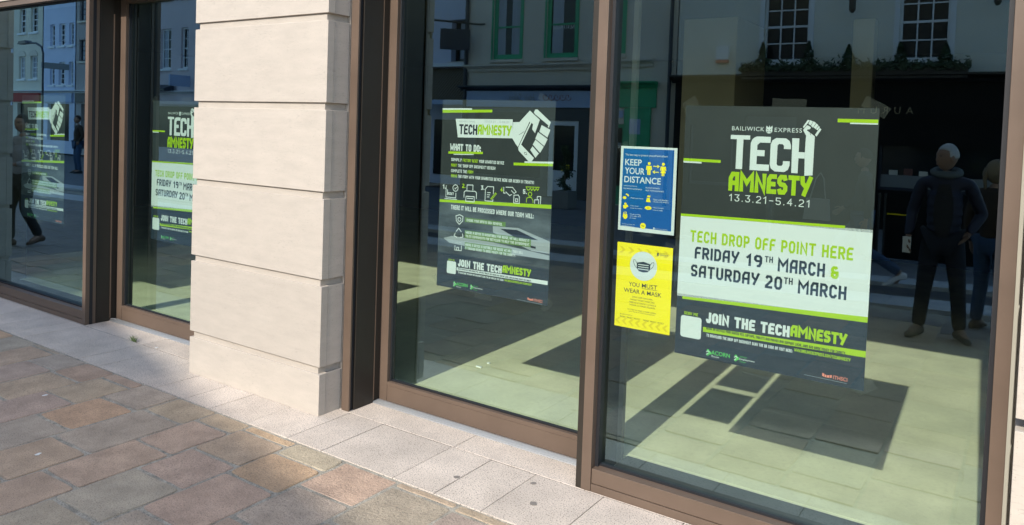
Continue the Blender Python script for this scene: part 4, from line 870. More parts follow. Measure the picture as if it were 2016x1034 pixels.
for k, (px_, top) in enumerate(((-2.09, 4.16), (-.98, 4.16), (-.08, 4.04), (1.02, 4.06), (1.93, 4.01))):
    lab = ['leftmost as mirrored, beside the left sash window', 'right of the left sash window', 'in the middle of the flower box', 'left of the right sash window', 'last, right of the right sash window'][k]
    c = thing('conifer', 'small conifer in the flower box, ' + lab, 'conifer', (sx(px_), Y1 + .18, fz), 'conifers in the flower box')
    H = sz(top) - fz + .05; pts = []
    for _ in range(800):
        h_ = random.random() ** 1.3; r_ = .21 * (1 - h_) ** .8 * (0.6 + .4 * random.random()) * (1 + .15 * math.sin(h_ * 20 + k)); a = random.uniform(0, 6.28)
        pts.append((sx(px_) + r_ * math.cos(a), Y1 + .18 + r_ * math.sin(a) * .75, fz + .12 + h_ * (H - .1)))
    leaf_cloud(pts, .035, M['leafd'], 'crown', c); MB().tube([(sx(px_), Y1 + .18, fz + .05), (sx(px_), Y1 + .18, fz + H * .8)], .012, 6).build('trunk', M['tan_canopy'], c)

# low black windbreaks, added to give a dark band before the restaurant
for k, (a, c) in enumerate(((-1.6, .02), (.08, 1.70), (1.76, 3.4), (3.46, 5.0))):
    lab = ['leftmost along the terrace', 'behind the large poster', 'with yellow stripe, behind the navy jacket man', 'furthest right along the terrace'][k]
    cb = thing('windbreak', 'added black windbreak before the restaurant, ' + lab, 'windbreak', ((a + c) / 2, -9.2, 0), 'added black windbreaks before the restaurant')
    bx(a + .03, c - .03, -9.215, -9.195, .06, .99).build('canvas_panel', M['black_front'], cb)
    for x_ in (a, c): MB().tube([(x_ + (.015 if x_ == a else -.015), -9.205, 0), (x_ + (.015 if x_ == a else -.015), -9.205, 1.04)], .018, 8).build('post', M['black_paint'], cb)
    for x_ in (a + .015, c - .015): MB().lathe([(.16, 0), (.16, .02), (.03, .03)], (x_, -9.205, 0), 16).build('foot', M['black_paint'], cb)
    if k == 2: bx(a + .04, a + .36, -9.1945, -9.190, .725, .745).build('yellow_stripe', M['p_amber'], cb)

# --- health shop and hair salon building
t = thing('salon_building', 'buff stone building with green sash windows above a pale blue salon fascia and green shopfront', 'building', (-8, Y1, 0))
x0, x1 = sx(-12.05), sx(-4.45)
wins = [(sx(a), sz(4.08), sx(c), 5.72) for a, c in ((-10.97, -9.85), (-8.95, -7.86), (-6.95, -6.03))]
up_ = [(a, 6.9, c, 8.3) for a, _, c, _ in wins]; top_ = [(a, 9.2, c, 10.2) for a, _, c, _ in wins]
wall(x0, x1, sz(3.2), 12.2, Y1, wins + up_ + top_).build('front_wall', M['stone_b'], t)
for k in range(7):
    zz = 3.95 + k * .62
    if zz < 12: bx(x0, x1, Y1 - .004, Y1 + .0022, zz, zz + .012).build('ashlar_joint', M['greyb'], t) if not any(w[1] < zz < w[3] for w in wins + up_ + top_) else None
shell(t, x0, x1, Y1, 12.2, M['stone_b'], pitch=1.2)
cu = [[(.0, .35), (.62, 1)], [(.05, .5)], [(.0, .4)]]
for k, h in enumerate(wins + up_ + top_): sash(t, *h, Y1, M['green_paint'], fw=.11, curtain=cu[k % 3], surround=.045 if k < 3 else 0, ins=.06)
for k in (1, 2): h = wins[k]; letters(t, 'window_lettering', 'REVITALISE', h[0] + .15, sz(4.97), h[2] - .15, sz(5.12), Y1 - .098, M['white_paint'])
cornice(t, 'string_course', x0, sx(-5.1), Y1, sz(3.70), .20, .16, M['stone_b'])
cornice(t, 'shop_cornice', x0 - .1, sx(-6.6), Y1, sz(3.08), .14, .28, M['navy'])
bx(sx(-11.95), sx(-6.6), Y1, Y1 + .06, sz(2.56), sz(3.07)).build('salon_fascia', M['fascia_b'], t)
letters(t, 'fascia_lettering', 'Hair Salon', sx(-10.2), sz(2.74), sx(-9.24), sz(2.98), Y1 + .063, M['p_grey'], shear=.3)
swl = MB()
for k in range(5): # looping painted script, too blurred in the photograph to read
    xx = sx(-8.9 + k * .2); pts = [(xx + .07 * math.cos(a * .9) + a * .012, Y1 + .066 + k * .0004, sz(2.86) + .08 * math.sin(a * .9)) for a in range(0, 8)]; swl.tube(pts, .008, 5)
swl.build('script_flourish', mat("dark red sign paint", (.30, .03, .03)), t)
holes = [(sx(-11.6), sz(.35), sx(-9.0), sz(2.4)), (sx(-8.74), .02, sx(-7.7), sz(2.16))]
wall(x0, sx(-6.55), 0, sz(3.2), Y1 - .01, holes).build('salon_front', mat("dark grey shopfront", (.05, .055, .06), rough=.5), t)
bx(holes[0][0], holes[0][2], Y1 - .2, Y1 - .17, holes[0][1], holes[0][3]).build('shop_glass', M['pane'], t)
d = MB(); h = holes[1]; d.box(h[0], h[0] + .13, Y1 - .12, Y1 - .04, 0, h[3]); d.box(h[2] - .13, h[2], Y1 - .12, Y1 - .04, 0, h[3]); d.box(h[0] + .13, h[2] - .13, Y1 - .12, Y1 - .04, h[3] - .13, h[3]); d.box(h[0] + .13, h[2] - .13, Y1 - .12, Y1 - .04, 0, .75)
do = d.build('door', M['white_paint'], t); bx(h[0] + .13, h[2] - .13, Y1 - .10, Y1 - .09, .75, h[3] - .13).build('door_glass', M['pane'], do)
bx(sx(-8.32), sx(-8.02), Y1 - .089, Y1 - .085, sz(.45), sz(.83)).build('notice', M['p_yellow'], do)
# green shopfront
gx0, gx1 = sx(-6.55), sx(-4.98)
wall(gx0, sx(-4.45), 0, sz(3.2), Y1 - .01, [(gx0 + .05, .02, sx(-5.95), sz(2.1)), (sx(-5.85), sz(.9), sx(-5.42), sz(2.3))]).build('lower_wall', M['stone_b'], t)
cornice(t, 'green_cornice', gx0 - .02, gx1 + .04, Y1 + .05, sz(3.12), .15, .26, M['green_paint'])
bx(gx0, gx1, Y1, Y1 + .05, sz(2.57), sz(3.12)).build('green_fascia', M['green_paint'], t)
bx(sx(-5.37), sx(-5.12), Y1, Y1 + .07, 0, sz(2.56)).build('green_pilaster', M['green_paint'], t, bevel=.01)
bx(sx(-5.93), sx(-5.38), Y1 - .008, Y1 + .03, 0, sz(2.56)).build('green_panel', M['green_paint'], t)
bx(sx(-6.45), sx(-5.96), Y1 + .0, Y1 + .03, sz(2.28), sz(2.48)).build('small_sign', M['fascia_b'], t)
d = bx(gx0 + .05, sx(-5.95), Y1 - .12, Y1 - .06, 0, sz(2.1)).build('green_door', M['green_paint'], t); bx(gx0 + .13, sx(-6.02), Y1 - .059, Y1 - .05, .5, sz(2.0)).build('door_glass', M['pane'], d)
letters(d, 'door_lettering', 'REVITAL', gx0 + .15, sz(1.42), sx(-6.04), sz(1.57), Y1 - .049, M['white_paint'])
bx(sx(-5.76), sx(-5.42), Y1 + .0302, Y1 + .036, sz(1.83), sz(2.25)).build('notice', M['fascia_b'], t)
b = MB(); b.tube([(sx(-12.0), Y1 + .07, .1), (sx(-12.0), Y1 + .07, 11)], .06, 8); b.build('downpipe', M['navy'], t)
b = MB(); b.tube([(sx(-4.6), Y1 + .07, .1), (sx(-4.6), Y1 + .07, 11)], .05, 8); b.build('downpipe', M['stone_b'], t)
hs_ = thing('hanging_sign', 'dark hanging sign board on a black bracket at the corner of the buff stone building', 'hanging sign', (sx(-11.9), Y1, 5))
b = MB(); b.tube([(sx(-11.3), Y1 + .02, sz(5.25)), (sx(-11.4), Y1 + .12, sz(5.22)), (sx(-12.6), Y1 + 1.0, sz(5.30))], .03, 6); b.build('bracket', M['black_paint'], hs_)
b = MB(); b.prism([(sx(-11.62), Y1 + .36), (sx(-12.35), Y1 + .92), (sx(-12.38), Y1 + .88), (sx(-11.65), Y1 + .32)], 2, sz(4.36), sz(5.03)); b.build('board', M['navy'], hs_)

# topiary in a planter
tp = thing('potted_topiary', 'spiral topiary in a grey square planter outside the salon', 'potted plant', (sx(-7.75), -11.6, 0))
X_, Y_ = -5.55, -11.6
b = MB(); b.prism([(X_ - .22, Y_ - .22), (X_ + .22, Y_ - .22), (X_ + .22, Y_ + .22), (X_ - .22, Y_ + .22)], 2, 0, .42); b.build('planter', M['planter'], tp, bevel=.02)
pts = []
for _ in range(1400):
    h_ = random.random(); a = h_ * 16 + random.gauss(0, .35); r_ = .19 * (1 - h_ * .6); q = random.random() ** .5
    pts.append((X_ + r_ * .55 * math.cos(a) + random.gauss(0, .05), Y_ + r_ * .55 * math.sin(a) + random.gauss(0, .05), .45 + h_ * 1.05))
leaf_cloud(pts, .035, M['leafd'], 'crown', tp); MB().tube([(X_, Y_, .4), (X_, Y_, 1.5)], .015, 6).build('trunk', M['tan_canopy'], tp)

# --- set back white house with ribbed canopy
Y3 = -15.4
t = thing('white_house', 'white rendered house set back beside an ochre boarded strip, brown ribbed canopy below', 'building', (-13, Y3, 0))
xa, xb = sx(-14.85), sx(-12.0); h = (sx(-13.95), sz(4.22), sx(-13.0), sz(5.74))
wall(xa, xb, 0, 9.5, Y3, [h, (h[0], 6.9, h[2], 8.2)]).build('front_wall', M['pale'], t); shell(t, xa, xb, Y3, 9.5, M['pale'], roof=True)
sash(t, *h, Y3, M['black_paint'], fw=.09, curtain=[(.1, .4)], ins=.25); sash(t, h[0], 6.9, h[2], 8.2, Y3, M['black_paint'], fw=.09, ins=.25)
bx(sx(-15.1), xb, Y3, Y3 + .25, sz(4.02), sz(4.16)).build('white_ledge', M['white_paint'], t)
bb = MB()
for k in range(20): bb.box(sx(-15.2), xa - .01, Y3 - .3, Y3 - .05 + (k % 2) * .01, .0 + k * .46, .45 + k * .46)
bo = bb.build('ochre_board', M['yellowb'], t); bo['kind'] = 'stuff'
bx(sx(-15.9), sx(-15.22), Y3 - .4, Y3 + .1, 0, 9.6).build('corner_pier', M['pale'], t)
cn = MB()
n = 26
for k in range(n):
    xx = sx(-15.1) + (xb - sx(-15.1)) * k / n; cn.prism([(Y3 + .02, sz(4.0)), (Y3 + 1.3, sz(2.75)), (Y3 + 1.3, sz(2.75) - .04), (Y3 + .02, sz(4.0) - .05)], 0, xx, xx + .055); 
cn.prism([(Y3 + .02, sz(4.0) - .03), (Y3 + 1.28, sz(2.75) - .02), (Y3 + 1.28, sz(2.75) - .05), (Y3 + .02, sz(4.0) - .06)], 0, sx(-15.1), xb)
co = cn.build('canopy', M['tan_canopy'], t); bx(sx(-15.1), xb, Y3 + 1.28, Y3 + 1.34, sz(2.62), sz(2.78)).build('canopy_edge', M['fascia_b'], t)
bx(sx(-14.6), sx(-12.3), Y3 + .002, Y3 + .03, .3, 2.1).build('shop_glass', M['pane'], t)

# --- terrace further down the street
def terrace(name, label, xa, xb, y, zt, wm, wins, sf_m, fm=None, extra=None, arch=False):
    t = thing(name, label, 'building', ((xa + xb) / 2, y, 0), 'terraced houses down the street')
    wall(xa, xb, 0, zt, y, wins + [(xa + .5, .6, xb - .5, 2.35)]).build('front_wall', wm, t); shell(t, xa, xb, y, zt, wm, roof=True)
    for h in wins: sash(t, *h, y, fm or M['white_paint'], 2, 4, fw=.06, curtain=[(.05, .4)] if random.random() < .5 else None, ins=.10)
    if arch:
        for h in wins:
            p = [(h[0] - .08, h[3] + .002)] + [((h[0] + h[2]) / 2 - ((h[2] - h[0]) / 2 + .08) * math.cos(rad(a)), h[3] + .02 + .28 * math.sin(rad(a))) for a in range(0, 181, 30)] + [(h[2] + .08, h[3] + .002)]
            MB().prism(p, 1, y + .002, y + .05).build('window_arch', M['stone_b'], t)
    bx(xa + .5, xb - .5, y - .2, y - .15, .6, 2.35).build('shop_glass', M['pane'], t)
    bx(xa + .1, xb - .1, y + .002, y + .10, 2.42, 2.85).build('fascia', sf_m, t); cornice(t, 'cornice', xa, xb, y, 2.86, .12, .25, M['white_paint'])
    return t
def row(xs_, za, zb): return [(a, za, c, zb) for a, c in xs_]
Y5 = -14.5
a5 = [(sx(-43.7), sx(-42.95)), (sx(-42.35), sx(-41.55))]
terrace('terraced_house', 'cream house with arched windows over a red shop sign, far down the street', sx(-44.4), sx(-41.0), Y5, 10.6, M['cream2'], row(a5, sz(3.75), sz(5.0)) + row(a5, sz(6.3), sz(7.7)), mat("red fascia", (.35, .03, .03)), arch=True)
a6 = [(sx(-40.15), sx(-39.65)), (sx(-39.2), sx(-38.55)), (sx(-38.15), sx(-37.68))]
t6 = terrace('terraced_house', 'blue white house with three slim windows per floor, far down the street', sx(-40.9), sx(-37.5), Y5, 10.8, M['bluew'], row(a6, sz(3.4), sz(4.6)) + row(a6, sz(5.45), sz(6.62)) + row(a6, sz(7.9), sz(9.0)), M['fascia_b'])
b = MB(); b.box(sx(-38.2), sx(-38.1), Y5, Y5 + 1.2, sz(4.16), sz(4.46)); b.build('projecting_sign', M['p_grey'], t6)
a7 = [(sx(-37.1), sx(-36.4)), (sx(-35.4), sx(-34.7)), (sx(-33.6), sx(-32.9))]
terrace('terraced_house', 'grey brown house with dark windows next to the blue white one', sx(-37.4), sx(-31.9), Y5, 10.9, M['greyb'], row(a7, sz(4.6), sz(5.7)) + row(a7, sz(6.65), sz(7.9)), M['navy'], fm=M['navy'])
a8 = [(sx(-30.7), sx(-29.85)), (sx(-29.05), sx(-28.5)), (sx(-27.2), sx(-26.4)), (sx(-25.4), sx(-24.6))]
t8 = terrace('terraced_house', 'pinkish rendered house with recessed windows, mirrored in the half hidden door', sx(-31.8), sx(-23.8), Y5, 10.7, M['pink'], row(a8, sz(4.15), sz(6.03)) + row(a8, sz(7.4), sz(8.6)), M['pink'])
b = MB(); b.prism([(Y5 + .1, sz(3.40)), (Y5 + .55, sz(3.20)), (Y5 + .55, sz(3.1)), (Y5 + .1, sz(3.1))], 0, sx(-31.2), sx(-29.4)); b.build('awning', M['navy'], t8)
b = MB(); b.box(sx(-28.4), sx(-28.3), Y5, Y5 + .9, sz(3.3), sz(3.8)); b.build('projecting_sign', M['fascia_b'], t8)
a9 = [(sx(-22.8), sx(-21.9)), (sx(-20.8), sx(-19.9)), (sx(-18.6), sx(-17.7))]
terrace('terraced_house', 'cream house between the pinkish house and the set back white house', sx(-23.7), sx(-16.0), Y5, 10.9, M['cream2'], row(a9, sz(4.1), sz(5.7)) + row(a9, sz(7.2), sz(8.5)), M['navy'])
a0 = [(sx(-47.6), sx(-46.9)), (sx(-46.1), sx(-45.4))]
terrace('terraced_house', 'pale house beyond the arched windows at the end of the row', sx(-56), sx(-44.5), Y5, 10.4, M['pale'], row(a0, sz(3.9), sz(5.1)) + row(a0, sz(6.3), sz(7.5)), M['navy'])

# street lamp
lp = thing('street_lamp', 'tall curved street lamp in front of the arched window house', 'street lamp', (-24.4, -9, 0))
MB().tube([(-24.4, -9, 0), (-24.4, -9, 3.9), (-24.5, -9, 4.1), (-24.9, -9, 4.25), (-25.6, -9, 4.3)], .035, 8).build('pole', M['navy'], lp)
MB().prism([(-26.05, 4.24), (-25.95, 4.34), (-25.5, 4.36), (-25.4, 4.26)], 1, -9.11, -8.89).build('lamp_head', M['navy'], lp)

# ------------------------------------------------------------------ people
M['skin'] = mat("skin", (.26, .155, .11), rough=.55); M['skin_d'] = M['skin']
def cloth(n, c, r=.85): return mat(n, c, rough=r, noise=.12, nscale=9, bump=.25, bscale=40)
def skin_mesh(name, V, E, Rr, root, m, parent, sub=2, flat=None, smooth=True):
    me = bpy.data.meshes.new(name); me.from_pydata([tuple(v) for v in V], E, []); o = bpy.data.objects.new(name, me); COL.objects.link(o)
    md = o.modifiers.new('skin', 'SKIN'); md.use_smooth_shade = True
    for i, r in enumerate(Rr):
        sv = me.skin_vertices[0].data[i]; sv.radius = r if isinstance(r, tuple) else (r, r); sv.use_root = (i == root)
    o.modifiers.new('sub', 'SUBSURF').levels = sub
    dg = bpy.context.evaluated_depsgraph_get(); dg.update(); nm = bpy.data.meshes.new_from_object(o.evaluated_get(dg)); nm.name = name
    bpy.data.objects.remove(o); bpy.data.meshes.remove(me)
    if flat:
        for v in nm.vertices: v.co = flat(v.co)
    nm.materials.clear(); nm.materials.append(m); nm.polygons.foreach_set('use_smooth', [True] * len(nm.polygons))
    r = bpy.data.objects.new(name, nm); COL.objects.link(r); r.parent = parent; return r
def ellipsoid(b, c, r, seg=20, rings=14, mod=None, mi=0):
    i = len(b.v); R3 = []
    for k in range(rings + 1):
        ph = math.pi * k / rings
        for q in range(seg):
            th = 2 * math.pi * q / seg; p = Vector((math.sin(ph) * math.cos(th), math.sin(ph) * math.sin(th), math.cos(ph)))
            p = Vector((p.x * r[0], p.y * r[1], p.z * r[2]))
            if mod: p = mod(p)
            b.v.append(tuple(c + p))
    for k in range(rings):
        for q in range(seg): b.f.append((i + k * seg + q, i + (k + 1) * seg + q, i + (k + 1) * seg + (q + 1) % seg, i + k * seg + (q + 1) % seg)); b.m.append(mi)
def person(label, loc, rz, H, pose, top, legs, shoe, hair_m, group=None, hair='short', yaw=0, puff=False, top_name='jacket', top_r=.0, slim=1.0, phone=False):
    """pose: dict of joint overrides in a 1.8 m body that faces +y, feet at z 0"""
    k = H / 1.8
    t = bpy.data.objects.new('person', None); COL.objects.link(t); t.location = loc; t.rotation_euler = (0, 0, rz); t.scale = (k, k, k); t['label'] = label; t['category'] = 'person'
    if group: t['group'] = group
    J = dict(pel=(0, 0, .96), bel=(0, 0, 1.12), che=(0, 0, 1.34), nb=(0, -.01, 1.50), ne=(0, .01, 1.58),
             hL=(-.09, 0, .92), kL=(-.11, .03, .50), aL=(-.12, -.02, .10), tL=(-.13, .13, .045), hR=(.09, 0, .92), kR=(.11, .03, .50), aR=(.12, -.02, .10), tR=(.13, .13, .045),
             sL=(-.19, -.01, 1.45), eL=(-.26, -.02, 1.16), wL=(-.27, .07, .92), sR=(.19, -.01, 1.45), eR=(.26, -.02, 1.16), wR=(.27, .07, .92))
    J.update(pose); J = {a: Vector(b_) for a, b_ in J.items()}
    def fl(co, f=.74): 
        return Vector((co.x, co.y * f, co.z)) if co.z > .85 and co.z < 1.52 and abs(co.x) < .20 * slim else co
    J['nb'] = J['nb'] - Vector((0, 0, .03)); names = ['pel', 'bel', 'che', 'nb', 'ne', 'hL', 'kL', 'aL', 'tL', 'hR', 'kR', 'aR', 'tR', 'sL', 'eL', 'wL', 'sR', 'eR', 'wR']
    rr = dict(pel=.11, bel=.10, che=.12, nb=.05, ne=.052, hL=.08, kL=.055, aL=.042, tL=.035, hR=.08, kR=.055, aR=.042, tR=.035, sL=.045, eL=.04, wL=.027, sR=.045, eR=.04, wR=.027)
    V = [J[n] for n in names]; Rr = [rr[n] * (slim if n in ('pel', 'bel', 'che') else 1) for n in names]; ix = {n: i for i, n in enumerate(names)}
    E_ = [(ix[a], ix[b_]) for a, b_ in (('pel', 'bel'), ('bel', 'che'), ('che', 'nb'), ('nb', 'ne'), ('pel', 'hL'), ('hL', 'kL'), ('kL', 'aL'), ('aL', 'tL'), ('pel', 'hR'), ('hR', 'kR'), ('kR', 'aR'), ('aR', 'tR'), ('nb', 'sL'), ('sL', 'eL'), ('eL', 'wL'), ('nb', 'sR'), ('sR', 'eR'), ('eR', 'wR'))]
    for s_, w, e in ((-1, 'wL', 'eL'), (1, 'wR', 'eR')):
        d = (J[w] - J[e]).normalized(); side = Vector((0, 1, 0)); side = (side - d * side.dot(d)).normalized(); cur = d.cross(side) * s_
        pm = J[w] + d * .055; i0 = len(V); V.append(pm); Rr.append(.030); E_.append((ix[w], i0))
        for f in range(4):
            o_ = side * (.030 - f * .020); L = (.072, .082, .076, .060)[f]; a1 = pm + d * .035 + o_; a2 = a1 + d * L * .5 - cur * .012; a3 = a2 + d * L * .35 - cur * .03
            i = len(V); V += [a1, a2, a3]; Rr += [.0095, .0088, .0075]; E_ += [(i0, i), (i, i + 1), (i + 1, i + 2)]
        a1 = J[w] + d * .03 + side * .035; a2 = a1 + d * .03 + side * .02 - cur * .015; a3 = a2 + d * .03 - cur * .01; i = len(V); V += [a1, a2, a3]; Rr += [.012, .0105, .009]; E_ += [(i0, i), (i, i + 1), (i + 1, i + 2)]
    body = skin_mesh('body', V, E_, Rr, 0, M['skin'], t, 1, fl)
    # head with a face
    hc = J['ne'] + Vector((0, .015, .115)); Rz = Matrix.Rotation(yaw, 3, 'Z'); hb = MB()
    def hm(p):
        q = Vector(p)
        if q.z < 0: q.x *= 1 - .28 * (-q.z / .12) ** 1.3; q.y = q.y * (1 - .10 * (-q.z / .12)) + .012 * (-q.z / .12)
        if q.y > .055 and abs(q.x) < .02: q.y += .020 * max(0, 1 - abs(q.z + .022) / .035) * (1 - abs(q.x) / .02)
        if q.y > .04 and .0 < q.z < .028 and .018 < abs(q.x) < .05: q.y -= .010
        if q.y > .04 and .028 < q.z < .045: q.y += .004
        if q.y > .05 and -.075 < q.z < -.055 and abs(q.x) < .03: q.y += .005
        return Rz @ q
    ellipsoid(hb, hc, (.076, .096, .122), 32, 26, hm)
    for s_ in (-1, 1): ellipsoid(hb, hc, (.010, .020, .032), 10, 8, lambda p, s_=s_: Rz @ (p + Vector((s_ * .077, -.005, -.012))))
    ho = hb.build('head', M['skin'], None, smooth=True); ho.parent = t
    eb = MB()
    for s_ in (-1, 1): ellipsoid(eb, hc, (.012, .006, .006), 8, 6, lambda p, s_=s_: Rz @ (p + Vector((s_ * .031, .082, .014))))
    eo = eb.build('eyes', M['black_paint'], ho, smooth=True)
    mo = MB(); ellipsoid(mo, hc, (.022, .006, .006), 10, 6, lambda p: Rz @ (p + Vector((0, .090, -.066)))); mo.build('mouth', mat("lips", (.28, .12, .10)), ho, smooth=True)
    sc_ = MB(); lo = -.25 if hair == 'short' else -.9
    def hairmod(p):
        q = Vector(p) + Vector((0, -.008, .006))
        front = q.y > .03 and q.z < (.062 if hair == 'short' else .03)
        if front: q = Vector((q.x * .88, min(q.y, .05), q.z))
        if q.z < -.01 and hair == 'short': q = Vector((q.x * .9, q.y * .86, q.z * .55 + .0))
        return Rz @ q
    ellipsoid(sc_, hc, (.081, .100, .126) if hair == 'short' else (.086, .106, .130), 28, 22, hairmod); sc_.build('hair', hair_m, ho, smooth=True)
    if hair == 'tail':
        pt = [hc + Rz @ Vector(p) for p in ((0, -.09, .03), (0, -.115, -.02), (0, -.115, -.10), (0, -.105, -.19))]; MB().tube(pt, .035, 10, r2=.012).build('ponytail', hair_m, ho, smooth=True)
    # clothes
    tn = ['bel', 'che', 'nb', 'sL', 'eL', 'wL', 'sR', 'eR', 'wR']; base = dict(bel=.155, che=.165, nb=.095, sL=.075, eL=.058, wL=.042, sR=.075, eR=.058, wR=.042)
    V = []; Rr = []; E_ = []
    def chain(a, b_, ra, rb, n, start=None):
        prev = start
        for q in range(n + 1):
            if q == 0 and start is not None: continue
            f = q / n; V.append(a.lerp(b_, f)); r = ra + (rb - ra) * f
            if puff: r *= 1.07 if q % 2 == 0 else .90
            Rr.append(r + top_r); 
            if prev is not None: E_.append((prev, len(V) - 1))
            prev = len(V) - 1
        return prev
    hem = J['pel'] + Vector((0, 0, -.02)); n_ = 10 if puff else 3
    c0 = chain(hem, J['che'], .150 * slim, .165 * slim, n_); c1 = chain(J['che'], J['nb'] + Vector((0, 0, -.01)), .16 * slim, .10, 2, c0)
    for s_ in 'LR':
        a = chain(J['nb'], J['s' + s_], .085, .07, 1, c1) ; bq = chain(J['s' + s_], J['e' + s_], .066, .054, 8 if puff else 2, a); chain(J['e' + s_], J['w' + s_], .054, .040, 6 if puff else 2, bq)
    skin_mesh(top_name, V, E_, Rr, 0, top, t, 2, lambda co: fl(co, .80))
    if hair == 'hood' or puff:
        MB().tube([J['nb'] + Vector((.105 * math.cos(a), .075 * math.sin(a) - .015, .085 + .025 * math.sin(a + 3.14))) for a in [rad(q) for q in range(-60, 245, 20)]], .034, 10).build('hood', mat("grey hood lining", (.09, .11, .12), rough=.9), t, smooth=True).parent = t
    V = [J['pel'], J['hL'], J['hL'].lerp(J['kL'], .5), J['kL'], J['kL'].lerp(J['aL'], .5), J['aL'] + Vector((0, 0, -.02)), J['hR'], J['hR'].lerp(J['kR'], .5), J['kR'], J['kR'].lerp(J['aR'], .5), J['aR'] + Vector((0, 0, -.02))]
    skin_mesh('trousers', V, [(0, 1), (1, 2), (2, 3), (3, 4), (4, 5), (0, 6), (6, 7), (7, 8), (8, 9), (9, 10)], [.14 * slim, .105, .09, .075, .068, .066, .105, .09, .075, .068, .066], 0, legs, t, 2)
    for s_ in 'LR':
        a, to = J['a' + s_], J['t' + s_]; d = Vector((to.x - a.x, to.y - a.y, 0)).normalized(); sd = Vector((d.y, -d.x, 0)); z0 = min(a.z - .10, to.z - .045)
        tilt = (to.z - .045) - (a.z - .10)
        b = MB(); up3 = Vector((0, 0, 1))
        for ring, (f, w, hgt) in enumerate(((-.075, .030, .07), (-.06, .037, .085), (0, .038, .11), (.06, .042, .085), (.12, .048, .06), (.17, .043, .045), (.198, .025, .03))):
            zb = (a.z - .10) + tilt * max(0, min(1, (f + .02) / .17))
            c = Vector((a.x, a.y, 0)) + d * f
            for q in range(10):
                th = 2 * math.pi * q / 10; b.v.append(tuple(c + sd * (w * math.cos(th)) + up3 * (zb + .006 + max(0, (math.sin(th) * .5 + .5)) * hgt)))
        for r_ in range(6):
            for q in range(10): b.f.append((r_ * 10 + q, r_ * 10 + (q + 1) % 10, (r_ + 1) * 10 + (q + 1) % 10, (r_ + 1) * 10 + q)); b.m.append(0)
        b.f.append(tuple(range(10))); b.f.append(tuple(range(60, 70))); b.m += [0, 0]
        b.build('shoe', shoe, None, smooth=True).parent = t
    if puff:        # open front showing a black t-shirt, and the zip edges
        b = MB(); n = 9
        for q in range(n):
            z = J['pel'].z + .0 + (J['nb'].z - .02 - J['pel'].z) * q / (n - 1); w = .045 + .035 * math.sin(q / (n - 1) * 3.1); b.v += [(-w, .128 + .012 * math.sin(q * .7), z), (w, .128 + .012 * math.sin(q * .7), z)]
        for q in range(n - 1): b.f.append((2 * q, 2 * q + 1, 2 * q + 3, 2 * q + 2)); b.m.append(0)
        b.build('t_shirt', black_c, None, fix=False).parent = t
    if phone:
        w = J['wL'] + (J['wL'] - J['eL']).normalized() * .09; ph = bx(w.x - .035, w.x + .035, w.y + .03, w.y + .04, w.z - .07, w.z + .08).build('phone', M['paper'], t); ph.parent = t; ph.matrix_parent_inverse = Matrix()
    return t
navy_c = cloth("navy puffer fabric", (.005, .008, .030), .6); black_c = cloth("black fabric", (.012, .012, .014)); denim = cloth("denim", (.03, .065, .13)); dk_denim = cloth("dark denim", (.006, .009, .018)); brown_c = cloth("brown coat", (.035, .022, .013)); tan_c = cloth("tan coat", (.33, .20, .09)); grey_c = cloth("pale grey top", (.30, .30, .32)); white_c = cloth("white trainers", (.72, .72, .72)); brown_s = cloth("brown boots", (.10, .06, .04)); dark_s = cloth("dark trainers", (.035, .04, .04))
h_grey = cloth("short grey hair", (.42, .44, .46)); h_blond = cloth("fair hair", (.20, .155, .10)); h_dark = cloth("dark hair", (.03, .02, .015))
GP = 'people mirrored in the glass'
man = person('grey haired man in a navy puffer jacket standing with his head turned aside', (2.93, -4.44, 0), 0, 1.80,
       dict(kL=(-.13, .04, .50), aL=(-.17, .0, .10), tL=(-.22, .14, .045), kR=(.14, .03, .50), aR=(.17, -.02, .10), tR=(.24, .12, .045), eL=(-.27, -.05, 1.17), wL=(-.28, .07, .94), eR=(.30, -.09, 1.18), wR=(.20, .06, 1.00)), navy_c, dk_denim, dark_s, h_grey, GP, yaw=rad(52), puff=True, top_r=.002, phone=True)
for s_ in ():
    pass
person('fair haired woman in a brown coat behind the man in the navy jacket', (3.30, -5.1, 0), rad(-150), 1.66, dict(), brown_c, denim, brown_s, h_blond, GP, hair='tail', yaw=rad(40), top_name='coat', slim=.9)
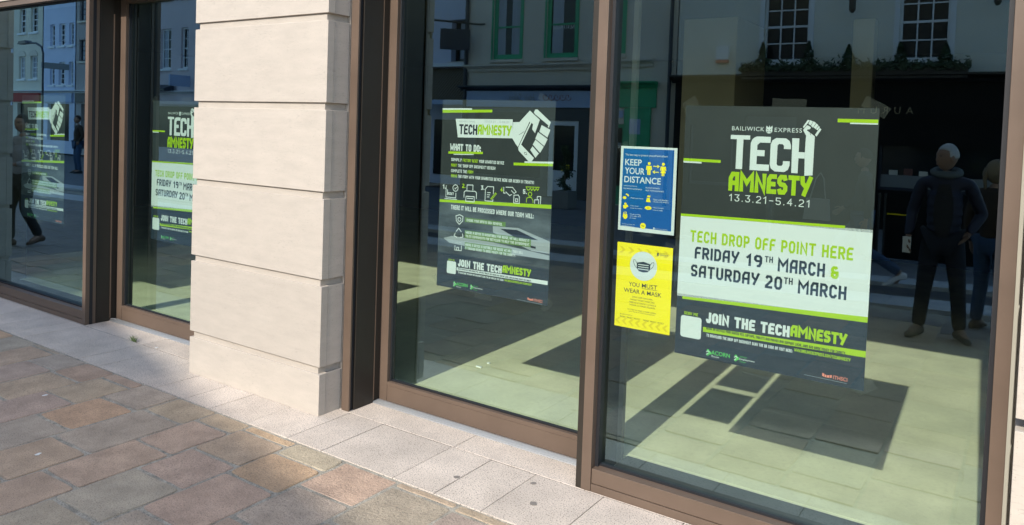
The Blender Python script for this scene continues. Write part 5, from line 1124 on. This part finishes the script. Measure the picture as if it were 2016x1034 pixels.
wk = person('walking person in blue jeans and white trainers partly behind the large poster', (1.9, -6.5, 0), rad(90), 1.72,
       dict(kL=(-.08, .30, .56), aL=(-.09, .34, .12), tL=(-.09, .50, .08), kR=(.08, -.06, .52), aR=(.09, -.48, .30), tR=(.10, -.42, .14), eL=(-.27, .10, 1.17), wL=(-.25, .28, 1.02), eR=(.25, -.12, 1.17), wR=(.26, -.08, .93)), cloth("dark green top", (.015, .02, .02)), denim, white_c, h_dark, GP, top_name='top', slim=.9)
tb = thing('tote_bag', 'pale tote bag on long handles carried by the walking person', 'bag', (1.42, -6.3, .8), None)
b = MB(); b.prism([(1.27, .84), (1.30, 1.10), (1.56, 1.10), (1.58, .84)], 1, -6.25, -6.17); b.build('bag_body', M['planter'], tb)
b = MB(); b.tube([(1.34, -6.2, 1.10), (1.40, -6.2, 1.35), (1.45, -6.2, 1.42), (1.49, -6.2, 1.35), (1.52, -6.2, 1.10)], .008, 6); b.build('handle', M['planter'], tb)
person('walker in sunglasses, pale top, dark trousers and brown boots, mirrored in the far left window', (-7.80, -1.20, 0), rad(-15), 1.78,
       dict(kL=(-.10, .12, .51), aL=(-.11, .10, .10), tL=(-.13, .26, .045), kR=(.11, .06, .52), aR=(.12, -.16, .14), tR=(.13, -.01, .06), eL=(-.27, .02, 1.17), wL=(-.12, .22, 1.20), eR=(.27, .02, 1.17), wR=(.10, .24, 1.14)), grey_c, black_c, brown_s, h_dark, GP, top_name='top')
person('man in brown jacket and jeans standing across the road, mirrored in the far left window', (-21.2, -8.6, 0), rad(10), 1.80, dict(eL=(-.3, -.05, 1.18), wL=(-.22, .05, 1.0), eR=(.3, -.05, 1.18), wR=(.22, .05, 1.0)), brown_c, denim, dark_s, h_dark, GP)
person('person in a tan coat mirrored beside the poster of the half hidden door', (-13.9, -6.2, 0), rad(20), 1.7, dict(), tan_c, black_c, dark_s, h_dark, GP, top_name='coat')
print('TOP', len([o for o in S.objects if o.parent is None]), 'ALL', len(S.objects))
